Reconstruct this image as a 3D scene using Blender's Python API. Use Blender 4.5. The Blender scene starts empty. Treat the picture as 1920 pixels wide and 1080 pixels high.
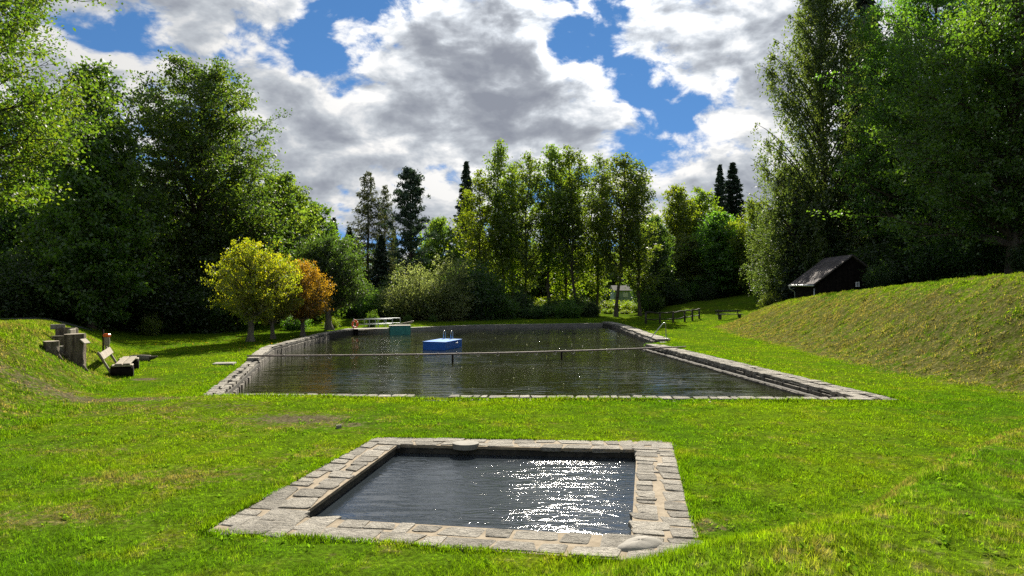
import bpy, math, random
import numpy as np

# ------------------------------------------------------------------ camera, sky, sun, exposure
scene = bpy.context.scene
COL = scene.collection
CAM_Z = 2.8
cam_data = bpy.data.cameras.new('camera')
cam_data.lens = 24.0
cam_data.sensor_width = 36.0
cam_data.clip_start = 0.05
cam_data.clip_end = 3000.0
cam = bpy.data.objects.new('camera', cam_data)
cam.location = (0.0, 0.0, CAM_Z)
cam.rotation_euler = (math.radians(90.22), 0.0, 0.0)
COL.objects.link(cam)
scene.camera = cam

SUN_ELEV = math.radians(33.5)
SUN_AZ = math.radians(5.0)          # to the right of the view axis (+Y)
SUN_DIR = (math.sin(SUN_AZ) * math.cos(SUN_ELEV), math.cos(SUN_AZ) * math.cos(SUN_ELEV), math.sin(SUN_ELEV))


def nd(t, typ, ins=None, **props):
    n = t.nodes.new(typ)
    for k, v in props.items():
        setattr(n, k, v)
    for k, v in (ins or {}).items():
        s = n.inputs[k]
        if isinstance(v, bpy.types.NodeSocket):
            t.links.new(v, s)
        else:
            s.default_value = v
    return n


def mth(t, op, a, b=0.0, c=None, clamp=False):
    ins = {0: a, 1: b}
    if c is not None:
        ins[2] = c
    return nd(t, 'ShaderNodeMath', ins, operation=op, use_clamp=clamp).outputs[0]


def vmth(t, op, a, b=(0, 0, 0)):
    n = nd(t, 'ShaderNodeVectorMath', {0: a, 1: b}, operation=op)
    return n.outputs['Value'] if op in ('LENGTH', 'DOT_PRODUCT', 'DISTANCE') else n.outputs['Vector']


def mixc(t, f, a, b, blend='MIX'):
    n = nd(t, 'ShaderNodeMix', data_type='RGBA', blend_type=blend)
    for i, v in ((0, f), (6, a), (7, b)):
        if isinstance(v, bpy.types.NodeSocket):
            t.links.new(v, n.inputs[i])
        else:
            n.inputs[i].default_value = v if i == 0 else (tuple(v) + (1.0,))[:4]
    return n.outputs[2]


def smooth(t, v, lo, hi, a=0.0, b=1.0):
    n = nd(t, 'ShaderNodeMapRange', {0: v, 1: lo, 2: hi, 3: a, 4: b}, interpolation_type='SMOOTHSTEP')
    return n.outputs[0]


# clouds as masses in the sky, given by azimuth and elevation (radians), half sizes and weight
def sky_at(px, py):
    az = math.atan((px - 960) / 1280.0)
    return az, math.atan((545 - py) / 1280.0 * math.cos(az))


CLOUDS = [  # x, y, half width, half height, weight
    (330, -15, 260, 62, 0.95), (470, 12, 120, 55, 0.5), (120, 20, 130, 45, 0.4),
    (215, 118, 190, 80, 0.75), (330, 120, 80, 65, 0.4), (120, 190, 110, 70, 0.4),
    (530, 190, 130, 110, 0.8), (470, 130, 110, 50, 0.4), (560, 290, 150, 90, 0.7), (620, 370, 160, 45, 0.5),
    (870, 60, 190, 120, 1.0), (800, 150, 200, 100, 0.8), (960, 150, 150, 120, 0.85), (690, 170, 90, 70, 0.5),
    (760, 260, 240, 75, 0.85), (960, 240, 210, 80, 0.9), (1090, 175, 110, 70, 0.6), (820, 350, 200, 60, 0.75), (700, 410, 160, 40, 0.5), (560, 400, 120, 60, 0.5), (1330, 400, 160, 45, 0.5), (900, 400, 150, 40, 0.5), (1500, 420, 160, 50, 0.5), (1120, 400, 140, 40, 0.4), (300, 400, 300, 50, 0.5), (1800, 400, 200, 50, 0.5),
    (1040, 285, 150, 40, 0.5),
    (1200, 30, 130, 60, 0.45), (1330, 40, 160, 90, 0.8), (1420, 110, 150, 110, 0.9), (1300, 150, 80, 60, 0.35),
    (1440, 210, 110, 60, 0.6), (1330, 290, 170, 55, 0.75), (1290, 340, 200, 60, 0.6), (1440, 330, 120, 70, 0.6),
    (1150, 215, 80, 22, 0.35), (1600, 60, 160, 140, 0.7), (1750, 250, 260, 160, 0.5), (660, 5, 60, 30, 0.3),
    (690, 60, 45, 40, 0.25), (505, 85, 40, 25, 0.25),
    (960, -230, 330, 110, 0.2), (500, -330, 300, 120, 0.25), (1500, -250, 300, 130, 0.35), (700, -120, 240, 70, 0.25),
    (-300, 60, 330, 150, 0.7), (2300, 100, 350, 160, 0.7),
]
GAPS = [
    (480, 72, 100, 36, 0.8), (610, 110, 55, 75, 0.8), (590, 40, 60, 50, 0.5), (1065, 75, 50, 50, 0.7), (1240, 200, 75, 65, 0.8), (1370, 250, 50, 28, 0.8),
    (1150, 265, 80, 22, 0.4), (620, 395, 80, 25, 0.4), (1110, 110, 45, 30, 0.5), (740, 25, 45, 35, 0.5),
    (200, 58, 120, 22, 0.6), (700, 195, 40, 20, 0.4), (760, 325, 40, 12, 0.4), (960, 280, 60, 14, 0.4),
]

world = bpy.data.worlds.new('World')
scene.world = world
world.use_nodes = True
wt = world.node_tree
wt.nodes.clear()

# coarse cloud cover over azimuth and elevation (columns x rows), read from the masses above; noise gives the cloud shapes
COLS, ROWS = 32, 12
AZ_MAX, EL_MAX = math.radians(46.0), math.radians(33.0)


def cover(az, el):
    tot = 0.0
    for sign, lst in ((1.0, CLOUDS), (-1.0, GAPS)):
        for (px, py, hw, hh, wgt) in lst:
            a, e = sky_at(px, py)
            r = math.hypot((az - a) * 1280.0 / hw, (el - e) * 1280.0 / hh) * (0.8 if sign > 0 else 0.68)
            u = min(max((1.15 - r) / 1.05, 0.0), 1.0)
            tot += (wgt if sign > 0 else -1.3 * wgt) * u * u * (3 - 2 * u)
    return min(max(0.66 * tot + 0.22 * max(0.0, 1 - el / math.radians(9.0)), -0.6), 1.2)


dirn = nd(wt, 'ShaderNodeTexCoord').outputs['Generated']
sx = nd(wt, 'ShaderNodeSeparateXYZ', {0: dirn})
up = mth(wt, 'ABSOLUTE', sx.outputs[2])
sq = nd(wt, 'ShaderNodeCombineXYZ', {0: sx.outputs[0], 1: sx.outputs[1], 2: mth(wt, 'MULTIPLY', up, 1.8)}).outputs[0]
warpn = nd(wt, 'ShaderNodeTexNoise', {'Vector': sq, 'Scale': 11.0, 'Detail': 2.0, 'Roughness': 0.55})
wc = nd(wt, 'ShaderNodeSeparateColor', {0: warpn.outputs['Color']})
azm = mth(wt, 'ADD', mth(wt, 'ARCTAN2', sx.outputs[0], sx.outputs[1]), mth(wt, 'MULTIPLY_ADD', wc.outputs[0], 0.13, -0.065))
elv = mth(wt, 'ADD', mth(wt, 'ARCSINE', up), mth(wt, 'MULTIPLY_ADD', wc.outputs[1], 0.09, -0.045))
azu = mth(wt, 'MULTIPLY_ADD', azm, 0.5 / AZ_MAX, 0.5)
elr = mth(wt, 'MULTIPLY', elv, (ROWS - 1) / EL_MAX)
acc = None
for k in range(0, ROWS, 3):
    rmp = nd(wt, 'ShaderNodeValToRGB', {0: azu})
    cr = rmp.color_ramp
    cr.interpolation = 'EASE'
    while len(cr.elements) < COLS:
        cr.elements.new(0.5)
    for i in range(COLS):
        cr.elements[i].position = i / (COLS - 1)
    for i in range(COLS):
        az = (i / (COLS - 1) * 2 - 1) * AZ_MAX
        cr.elements[i].color = tuple((cover(az, (k + j) / (ROWS - 1) * EL_MAX) + 0.6) / 1.8 for j in range(3)) + (1,)
    dist = vmth(wt, 'ABSOLUTE', vmth(wt, 'SUBTRACT', nd(wt, 'ShaderNodeCombineXYZ', {0: elr, 1: elr, 2: elr}).outputs[0], (k, k + 1, k + 2)))
    hat = vmth(wt, 'MAXIMUM', vmth(wt, 'SUBTRACT', (1, 1, 1), dist), (0, 0, 0))
    v = vmth(wt, 'DOT_PRODUCT', hat, rmp.outputs[0])
    acc = v if acc is None else mth(wt, 'ADD', acc, v)
acc = mth(wt, 'MULTIPLY_ADD', acc, 1.8, -0.6)
# away from there the same broken cumulus goes on
far_field = nd(wt, 'ShaderNodeTexNoise', {'Vector': sq, 'Scale': 2.3, 'Detail': 1.0})
ff = smooth(wt, far_field.outputs[0], 0.38, 0.62, -0.15, 0.9)
away = mth(wt, 'MAXIMUM', smooth(wt, mth(wt, 'ABSOLUTE', azm), 0.68, 0.80), smooth(wt, elv, 0.46, 0.57))
acc = nd(wt, 'ShaderNodeMix', {0: away, 2: acc, 3: ff}).outputs[0]
fb = nd(wt, 'ShaderNodeTexNoise', {'Vector': sq, 'Scale': 12.0, 'Detail': 8.0, 'Roughness': 0.6, 'Distortion': 0.25})
vo = nd(wt, 'ShaderNodeTexVoronoi', {'Vector': vmth(wt, 'ADD', sq, vmth(wt, 'SCALE', warpn.outputs['Color'])), 'Scale': 24.0, 'Detail': 2.0, 'Roughness': 0.55}, feature='F1', normalize=True)
vo.inputs['Vector'].links[0].from_node.inputs[1].links[0].from_node.inputs['Scale'].default_value = 0.07
dens = mth(wt, 'MULTIPLY_ADD', mth(wt, 'SUBTRACT', fb.outputs[0], 0.5), 3.0, acc)
dens = mth(wt, 'MULTIPLY_ADD', mth(wt, 'SUBTRACT', 0.40, vo.outputs['Distance']), 0.75, dens)
dens = mth(wt, 'SUBTRACT', dens, 0.06)
# a second, softer sample a little towards the sun: how much cloud lies between here and the sun
fb2 = nd(wt, 'ShaderNodeTexNoise', {'Vector': vmth(wt, 'ADD', sq, (0.008, -0.004, 0.034)), 'Scale': 12.0, 'Detail': 5.0, 'Roughness': 0.56, 'Distortion': 0.2})
relief = mth(wt, 'SUBTRACT', fb2.outputs[0], fb.outputs[0])
soft = nd(wt, 'ShaderNodeTexNoise', {'Vector': sq, 'Scale': 6.5, 'Detail': 3.0}).outputs[0]

sky = nd(wt, 'ShaderNodeTexSky', {'Vector': nd(wt, 'ShaderNodeCombineXYZ', {0: sx.outputs[0], 1: sx.outputs[1], 2: mth(wt, 'MULTIPLY_ADD', up, 0.75, 0.30)}).outputs[0]}, sky_type='NISHITA', sun_disc=False)

sky.sun_elevation = SUN_ELEV
sky.sun_rotation = SUN_AZ
sky.altitude = 500.0
sky.air_density = 1.0
sky.dust_density = 0.0
sky.ozone_density = 2.5
blue = nd(wt, 'ShaderNodeHueSaturation', {'Saturation': 1.2, 'Value': 0.37, 'Color': sky.outputs[0]}).outputs[0]

alpha = smooth(wt, dens, -0.06, 0.46)
thick = smooth(wt, dens, 0.15, 1.9)
shade = mth(wt, 'ADD', thick, mth(wt, 'MULTIPLY', relief, 2.8))
shade = mth(wt, 'ADD', shade, mth(wt, 'MULTIPLY_ADD', soft, 1.2, -0.52), clamp=True)
CB = 2.5      # radiance of a thin sunlit cloud edge, in the units of the sky texture
cr_n = nd(wt, 'ShaderNodeValToRGB', {0: shade})
els = cr_n.color_ramp.elements
for p, c in ((0.0, (1.0, 0.99, 0.97)), (0.10, (0.84, 0.85, 0.86)), (0.34, (0.62, 0.66, 0.71)), (0.68, (0.46, 0.495, 0.56)), (1.0, (0.35, 0.38, 0.45))):
    e = els[0] if p == 0.0 else (els[-1] if p == 1.0 else els.new(p))
    e.position = p
    e.color = c + (1,)
cl = vmth(wt, 'MULTIPLY', cr_n.outputs[0], (CB, CB, CB))
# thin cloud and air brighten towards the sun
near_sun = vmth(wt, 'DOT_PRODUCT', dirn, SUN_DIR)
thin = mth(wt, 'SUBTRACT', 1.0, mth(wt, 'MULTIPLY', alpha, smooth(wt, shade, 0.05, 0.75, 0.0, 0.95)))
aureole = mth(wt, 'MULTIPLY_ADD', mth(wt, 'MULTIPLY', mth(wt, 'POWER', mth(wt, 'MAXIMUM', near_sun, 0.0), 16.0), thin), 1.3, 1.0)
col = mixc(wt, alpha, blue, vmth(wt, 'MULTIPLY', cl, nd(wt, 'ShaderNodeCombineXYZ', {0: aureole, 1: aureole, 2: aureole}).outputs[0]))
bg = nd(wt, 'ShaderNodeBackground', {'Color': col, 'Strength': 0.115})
wo = nd(wt, 'ShaderNodeOutputWorld')
wt.links.new(bg.outputs[0], wo.inputs[0])
world.cycles.sampling_method = 'MANUAL'
world.cycles.sample_map_resolution = 1024

sun_data = bpy.data.lights.new('sun', 'SUN')
sun_data.energy = 4.3
sun_data.angle = math.radians(0.53)
sun_data.color = (1.0, 0.93, 0.80)
sun = bpy.data.objects.new('sun', sun_data)
sun.rotation_euler = (math.pi / 2 - SUN_ELEV, 0.0, math.pi - SUN_AZ)
COL.objects.link(sun)

vs = scene.view_settings
vs.view_transform = 'Standard'
vs.look = 'None'
vs.exposure = 1.48
vs.gamma = 1.0
vs.use_curve_mapping = False
cy = scene.cycles
scene.render.filter_size = 1.15
cy.use_denoising = False
cy.max_bounces = 7
cy.diffuse_bounces = 3
cy.glossy_bounces = 3
cy.transmission_bounces = 5
cy.transparent_max_bounces = 4
cy.sample_clamp_indirect = 6.0
cy.caustics_reflective = False
cy.caustics_refractive = False

# ------------------------------------------------------------------ helpers
RNG = np.random.default_rng(7)
I = np.interp


def sm(t):
    t = np.clip(t, 0, 1)
    return t * t * (3 - 2 * t)


def left_foot(y):
    return I(y, [0, 10, 15, 18, 20, 22, 26, 30, 36, 42, 50, 60], [-9, -9.5, -10, -10.8, -11.6, -12.5, -14.2, -16, -19.5, -22.5, -24, -24])


def right_foot(y):
    return I(y, [8, 14, 18.4, 22.4, 28, 33, 42, 52, 60, 70], [13, 13.5, 13.4, 12.7, 12.8, 13.2, 13.6, 15, 19, 24])


def near_crest(x):
    return I(x, [-30, -12, -8, -4, -1, 1.5, 3, 5, 7, 9, 12, 16], [3, 3.5, 4.2, 5.2, 6.2, 6.6, 7.2, 9.2, 11, 12.5, 13.5, 14])


def terr(x, y):
    """Height of the lawn."""
    x = np.asarray(x, float)
    y = np.asarray(y, float)
    hp = I(x, [-12, -6, -2, 0, 1.5, 6, 12], [0.9, 0.7, 0.72, 0.92, 1.12, 0.92, 0.7])
    z = hp * sm((near_crest(x) - y) / I(x, [1, 4], [2.2, 1.7]))
    hl = I(y, [0, 18, 21, 26, 30, 40, 48, 60], [1.45, 1.6, 1.8, 1.6, 1.5, 1.2, 0.5, .2])
    wl = I(y, [15, 19, 24, 30, 40], [5, 3.4, 3.6, 5, 6])
    z = z + hl * sm((left_foot(y) - x) / wl)
    hr = I(y, [4, 10, 25, 31, 38, 48, 53, 57, 64], [2.0, 3.0, 3.45, 3.2, 2.85, 2.25, 1.9, 1.1, .4])
    z = z + hr * sm((x - right_foot(y)) / 6.2) + 0.10 * np.clip(x - 20, 0, 30)
    # little unevenness of the turf
    z = z + 0.025 * np.sin(x * 0.9 + 1.3 * np.sin(y * 0.35)) * np.sin(y * 0.7 + 0.6) + 0.012 * np.sin(x * 2.3 + y * 1.1) * np.sin(y * 2.0 - x * 0.7)
    z = z + 1.2 * sm((y - 60) / 20) * sm((x - 14.5) / 6)
    tus = sm((x - right_foot(y) + .2) / 1.0) * (y < 66)
    z = z + tus * (0.045 * np.sin(x * 5.1 + 2.0 * np.sin(y * 1.7)) * np.sin(y * 4.3 + 1.6 * np.sin(x * 2.1)) + 0.03 * np.sin(x * 9.0 + y * 3.0) * np.sin(y * 7.7 - x * 2.0))
    z = z + 0.13 * np.exp(-((x + 7.2) / 2.6) ** 2 - ((y - 16.9) / 1.1) ** 2)
    return z


def tz(x, y):
    return float(terr(x, y))


def at(px, d):
    return (px - 960) / 1280.0 * d


def poly_sd(px, py, poly):
    """Signed distance to a closed polygon, negative inside."""
    px = np.asarray(px, float)
    py = np.asarray(py, float)
    best = np.full(px.shape, 1e9)
    inside = np.zeros(px.shape, bool)
    n = len(poly)
    for i in range(n):
        ax, ay = poly[i]
        bx, by = poly[(i + 1) % n]
        ex, ey = bx - ax, by - ay
        t = np.clip(((px - ax) * ex + (py - ay) * ey) / (ex * ex + ey * ey), 0, 1)
        best = np.minimum(best, np.hypot(px - ax - t * ex, py - ay - t * ey))
        cond = ((ay > py) != (by > py)) & (px < (bx - ax) * (py - ay) / (by - ay + 1e-12) + ax)
        inside ^= cond
    return np.where(inside, -best, best)


def make_mesh(name, verts, faces, mat=None, smooth_shade=False, attrs=None):
    me = bpy.data.meshes.new(name)
    verts = np.asarray(verts, np.float32)
    if isinstance(faces, np.ndarray):
        nf, k = faces.shape
        me.vertices.add(len(verts))
        me.vertices.foreach_set('co', verts.ravel())
        me.loops.add(nf * k)
        me.loops.foreach_set('vertex_index', faces.astype(np.int32).ravel())
        me.polygons.add(nf)
        me.polygons.foreach_set('loop_start', np.arange(0, nf * k, k, dtype=np.int32))
        me.update(calc_edges=True)
    else:
        me.from_pydata([tuple(v) for v in verts.tolist()], [], faces)
        me.update()
    if mat is not None:
        me.materials.append(mat)
    if smooth_shade:
        me.polygons.foreach_set('use_smooth', np.ones(len(me.polygons), bool))
    for an, (dom, vals) in (attrs or {}).items():
        a = me.attributes.new(an, 'FLOAT', dom)
        a.data.foreach_set('value', np.asarray(vals, np.float32))
    return me


def link(name, me, parent=None, loc=None, rot=None, scale=None):
    o = bpy.data.objects.new(name, me)
    COL.objects.link(o)
    if parent is not None:
        o.parent = parent
    if loc is not None:
        o.location = loc
    if rot is not None:
        o.rotation_euler = rot
    if scale is not None:
        o.scale = scale
    return o


def tag(o, label=None, cat=None, group=None, kind=None):
    if label:
        o['label'] = label
    if cat:
        o['category'] = cat
    if group:
        o['group'] = group
    if kind or cat:
        o['kind'] = kind or 'thing'
    return o


class MB:
    """Collects simple shapes into one mesh."""

    def __init__(self):
        self.v, self.f = [], []

    def add(self, v, f):
        b = len(self.v)
        self.v += [tuple(map(float, p)) for p in v]
        self.f += [tuple(b + i for i in q) for q in f]
        return self

    def box(self, c, s, rz=0.0, ry=0.0, rx=0.0, bev=0.0):
        hx, hy, hz = s[0] / 2, s[1] / 2, s[2] / 2
        b = min(bev, hx * .6, hy * .6, hz * .6)
        cs = []
        if b <= 0:
            pts = [(x, y, z) for z in (-hz, hz) for y in (-hy, hy) for x in (-hx, hx)]
            fs = [(0, 2, 3, 1), (4, 5, 7, 6), (0, 1, 5, 4), (2, 6, 7, 3), (0, 4, 6, 2), (1, 3, 7, 5)]
        else:
            pts, fs = [], []

            def ring(z, ins):
                x0, y0 = hx - ins, hy - ins
                k = b if ins == 0 else b * .8
                return [(-x0 + k, -y0, z), (x0 - k, -y0, z), (x0, -y0 + k, z), (x0, y0 - k, z), (x0 - k, y0, z), (-x0 + k, y0, z), (-x0, y0 - k, z), (-x0, -y0 + k, z)]
            for z, ins in ((-hz, b), (-hz + b, 0), (hz - b, 0), (hz, b)):
                pts += ring(z, ins)
            for r in range(3):
                for i in range(8):
                    j = (i + 1) % 8
                    fs.append((r * 8 + i, r * 8 + j, r * 8 + 8 + j, r * 8 + 8 + i))
            fs.append(tuple(range(7, -1, -1)))
            fs.append(tuple(24 + i for i in range(8)))
        cx_, sx_, cy_, sy_, cz_, sz_ = math.cos(rx), math.sin(rx), math.cos(ry), math.sin(ry), math.cos(rz), math.sin(rz)
        for x, y, z in pts:
            y, z = y * cx_ - z * sx_, y * sx_ + z * cx_
            x, z = x * cy_ + z * sy_, -x * sy_ + z * cy_
            x, y = x * cz_ - y * sz_, x * sz_ + y * cz_
            cs.append((x + c[0], y + c[1], z + c[2]))
        return self.add(cs, fs)

    def tube(self, path, rad, k=8, cap=True):
        v, f = tube_arrays(np.asarray(path, float), np.broadcast_to(np.asarray(rad, float), (len(path),)), k)
        b = len(v)
        f = [tuple(q) for q in f.tolist()]
        if cap:
            f.append(tuple(range(k - 1, -1, -1)))
            f.append(tuple(range(b - k, b)))
        return self.add(v.tolist(), f)

    def prism(self, poly, z0, z1):
        n = len(poly)
        v = [(p[0], p[1], z0) for p in poly] + [(p[0], p[1], z1) for p in poly]
        f = [tuple(range(n - 1, -1, -1)), tuple(range(n, 2 * n))] + [(i, (i + 1) % n, n + (i + 1) % n, n + i) for i in range(n)]
        return self.add(v, f)

    def build(self, name, mat, parent=None, smooth_shade=False, **kw):
        return link(name, make_mesh(name, self.v, self.f, mat, smooth_shade), parent, **kw)


def tube_arrays(path, rad, k=6):
    n = len(path)
    tg = np.gradient(path, axis=0)
    tg /= np.linalg.norm(tg, axis=1, keepdims=True) + 1e-9
    ref = np.where(np.abs(tg[:, 2:3]) > 0.9, np.array([[1.0, 0, 0]]), np.array([[0, 0, 1.0]]))
    if len(np.unique(np.abs(tg[:, 2]) > 0.9)) > 1:
        ref = np.tile(np.array([[0.35, 0.9, 0.2]]), (n, 1))
    u = np.cross(tg, ref)
    u /= np.linalg.norm(u, axis=1, keepdims=True) + 1e-9
    w = np.cross(tg, u)
    a = np.arange(k) / k * 2 * np.pi
    ring = u[:, None, :] * np.cos(a)[None, :, None] + w[:, None, :] * np.sin(a)[None, :, None]
    v = (path[:, None, :] + ring * rad[:, None, None]).reshape(-1, 3)
    i = np.arange(n - 1)[:, None] * k
    j = np.arange(k)[None, :]
    j2 = (j + 1) % k
    f = np.stack([i + j, i + j2, i + k + j2, i + k + j], -1).reshape(-1, 4)
    return v, f


# ------------------------------------------------------------------ materials
MAT = {}


def new_mat(name):
    m = bpy.data.materials.new(name)
    m.use_nodes = True
    m.node_tree.nodes.clear()
    MAT[name] = m
    return m, m.node_tree


def out(t, sh):
    o = nd(t, 'ShaderNodeOutputMaterial')
    t.links.new(sh, o.inputs[0])


def noise(t, scale, detail=3.0, rough=0.55, vec=None, dist=0.0):
    ins = {'Scale': scale, 'Detail': detail, 'Roughness': rough, 'Distortion': dist}
    if vec is not None:
        ins['Vector'] = vec
    return nd(t, 'ShaderNodeTexNoise', ins).outputs[0]


def pos(t):
    return nd(t, 'ShaderNodeNewGeometry').outputs['Position']


def objc(t):
    return nd(t, 'ShaderNodeTexCoord').outputs['Object']


def bump(t, h, strength, distance):
    return nd(t, 'ShaderNodeBump', {'Strength': strength, 'Distance': distance, 'Height': h}).outputs[0]


def principled(t, col, rough=0.8, normal=None, spec=0.3, metal=0.0):
    n = nd(t, 'ShaderNodeBsdfPrincipled', {'Roughness': rough, 'Metallic': metal, 'Specular IOR Level': spec})
    for k, v in (('Base Color', col), ('Normal', normal)):
        if v is None:
            continue
        if isinstance(v, bpy.types.NodeSocket):
            t.links.new(v, n.inputs[k])
        else:
            n.inputs[k].default_value = tuple(v) + (1,)
    return n.outputs[0]


def plain(name, c1, c2, scale=6.0, rough=0.7, bstr=0.3, bdist=0.01, metal=0.0, spec=0.3, stretch=(1, 1, 1), world=False):
    m, t = new_mat(name)
    vec = vmth(t, 'MULTIPLY', pos(t) if world else objc(t), stretch)
    n1 = noise(t, scale, 5.0, 0.65, vec)
    col = mixc(t, smooth(t, n1, 0.32, 0.68), c1, c2)
    rnd = nd(t, 'ShaderNodeObjectInfo').outputs['Random']
    col = nd(t, 'ShaderNodeHueSaturation', {'Value': mth(t, 'MULTIPLY_ADD', rnd, 0.22, 0.89), 'Color': col}).outputs[0]
    out(t, principled(t, col, rough, bump(t, noise(t, scale * 4, 4.0, 0.7, vec), bstr, bdist), spec, metal))
    return m


def lawn_colour(t, lv=None):
    p = pos(t)
    flat = vmth(t, 'MULTIPLY', p, (1, 1, 0.3))
    dry = nd(t, 'ShaderNodeAttribute', attribute_name='dry').outputs['Fac']
    bare = nd(t, 'ShaderNodeAttribute', attribute_name='bare').outputs['Fac']
    big = noise(t, 0.22, 3.0, 0.6, flat)
    med = noise(t, 1.1, 4.0, 0.65, flat)
    fine = noise(t, 7.0, 3.0, 0.6, flat)
    c = mixc(t, smooth(t, big, 0.35, 0.65), (0.068, 0.158, 0.005), (0.120, 0.208, 0.005))
    c = mixc(t, smooth(t, med, 0.46, 0.78, 0.0, 0.8), c, (0.168, 0.208, 0.009))
    straw = mixc(t, smooth(t, fine, 0.3, 0.7), (0.10, 0.085, 0.030), (0.225, 0.188, 0.088))
    dd = mth(t, 'ADD', dry, mth(t, 'MULTIPLY_ADD', med, 1.7, -0.95))
    dd = mth(t, 'MULTIPLY_ADD', mth(t, 'SUBTRACT', fine, 0.5), 2.2, dd)
    c = mixc(t, smooth(t, dd, 0.05, 0.75, 0.0, 0.85), c, straw)
    soil = mixc(t, fine, (0.10, 0.08, 0.05), (0.22, 0.18, 0.125))
    bb = mth(t, 'ADD', bare, mth(t, 'MULTIPLY_ADD', fine, 1.2, -0.85))
    c = mixc(t, smooth(t, bb, 0.1, 0.5), c, soil)
    tuft = noise(t, 15.0, 2.0, 0.6, flat)
    patch = noise(t, 3.2, 3.0, 0.6, flat)
    k = mth(t, 'MULTIPLY', smooth(t, tuft, 0.28, 0.72, 0.50, 1.45), smooth(t, patch, 0.28, 0.70, 0.72, 1.25))
    c = vmth(t, 'MULTIPLY', c, nd(t, 'ShaderNodeCombineXYZ', {0: k, 1: k, 2: k}).outputs[0])
    return c, fine


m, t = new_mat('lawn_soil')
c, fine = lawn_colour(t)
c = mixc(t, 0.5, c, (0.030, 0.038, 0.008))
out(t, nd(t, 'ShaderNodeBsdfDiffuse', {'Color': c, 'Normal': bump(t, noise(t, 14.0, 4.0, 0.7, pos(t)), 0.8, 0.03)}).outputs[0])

m, t = new_mat('grass_blade')
c, fine = lawn_colour(t)
lv = nd(t, 'ShaderNodeAttribute', attribute_name='lv').outputs['Fac']
c = mixc(t, lv, vmth(t, 'MULTIPLY', c, (0.45, 0.55, 0.5)), vmth(t, 'MULTIPLY', c, (1.55, 1.45, 1.15)))
df = nd(t, 'ShaderNodeBsdfDiffuse', {'Color': c})
tr = nd(t, 'ShaderNodeBsdfTranslucent', {'Color': vmth(t, 'MULTIPLY', c, (1.75, 1.65, 0.9))})
gl = nd(t, 'ShaderNodeBsdfGlossy', {'Color': (1, 1, 1, 1), 'Roughness': 0.42})
mx = nd(t, 'ShaderNodeMixShader', {0: 0.5, 1: df.outputs[0], 2: tr.outputs[0]})
mx2 = nd(t, 'ShaderNodeMixShader', {0: 0.006, 1: mx.outputs[0], 2: gl.outputs[0]})
out(t, mx2.outputs[0])


def leaf_mat(name, dark, mid, light, trans=2.1, tint=(1.03, 1.0, 0.40), gloss=0.04, tw=0.54):
    m, t = new_mat(name)
    lv = nd(t, 'ShaderNodeAttribute', attribute_name='lv').outputs['Fac']
    big = noise(t, 0.55, 2.0, 0.5, pos(t))
    v = mth(t, 'ADD', mth(t, 'MULTIPLY', lv, 0.62), mth(t, 'MULTIPLY', big, 0.42), clamp=True)
    r = nd(t, 'ShaderNodeValToRGB', {0: v})
    el = r.color_ramp.elements
    e3 = el.new(0.5)
    el[0].color, e3.color, el[-1].color = dark + (1,), mid + (1,), light + (1,)
    el[0].position, el[-1].position = 0.08, 0.95
    rnd = nd(t, 'ShaderNodeObjectInfo').outputs['Random']
    c = nd(t, 'ShaderNodeHueSaturation', {'Hue': mth(t, 'MULTIPLY_ADD', rnd, 0.024, 0.488), 'Value': mth(t, 'MULTIPLY_ADD', rnd, 0.3, 0.85), 'Color': r.outputs[0]}).outputs[0]
    df = nd(t, 'ShaderNodeBsdfDiffuse', {'Color': c})
    tr = nd(t, 'ShaderNodeBsdfTranslucent', {'Color': vmth(t, 'MULTIPLY', c, tuple(trans * k for k in tint))})
    gl = nd(t, 'ShaderNodeBsdfGlossy', {'Color': (1, 1, 1, 1), 'Roughness': 0.5})
    mx = nd(t, 'ShaderNodeMixShader', {0: tw, 1: df.outputs[0], 2: tr.outputs[0]})
    mx2 = nd(t, 'ShaderNodeMixShader', {0: gloss, 1: mx.outputs[0], 2: gl.outputs[0]})
    out(t, mx2.outputs[0])
    return m


leaf_mat('leaf_beech', (0.027, 0.069, 0.015), (0.057, 0.112, 0.018), (0.125, 0.163, 0.018))
leaf_mat('leaf_oak', (0.033, 0.083, 0.015), (0.068, 0.144, 0.019), (0.119, 0.200, 0.020))
leaf_mat('leaf_bright', (0.061, 0.110, 0.011), (0.116, 0.176, 0.013), (0.198, 0.220, 0.015))
leaf_mat('leaf_alder', (0.050, 0.098, 0.022), (0.098, 0.156, 0.025), (0.169, 0.206, 0.027))
leaf_mat('leaf_yellow', (0.060, 0.105, 0.010), (0.165, 0.205, 0.012), (0.400, 0.350, 0.014), 2.0, (1.04, 1.0, 0.4), tw=0.58)
leaf_mat('leaf_orange', (0.130, 0.110, 0.012), (0.280, 0.195, 0.015), (0.420, 0.235, 0.018), 1.8, (1.06, 1.0, 0.5))
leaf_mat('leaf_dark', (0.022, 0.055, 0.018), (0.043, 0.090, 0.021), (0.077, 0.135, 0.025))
leaf_mat('leaf_willow', (0.094, 0.131, 0.048), (0.163, 0.200, 0.069), (0.256, 0.275, 0.106), 1.6, (1.0, 1.0, 0.6))
leaf_mat('leaf_birch', (0.048, 0.088, 0.030), (0.083, 0.125, 0.037), (0.138, 0.173, 0.040), 1.7)
leaf_mat('leaf_weed', (0.050, 0.132, 0.011), (0.083, 0.187, 0.015), (0.121, 0.231, 0.020), gloss=0.0)
leaf_mat('leaf_maple', (0.026, 0.058, 0.010), (0.060, 0.108, 0.012), (0.160, 0.180, 0.014))
leaf_mat('needle_spruce', (0.015, 0.035, 0.022), (0.027, 0.055, 0.030), (0.050, 0.080, 0.037), 0.9, (1, 1, 0.7), 0.04, 0.25)
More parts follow.
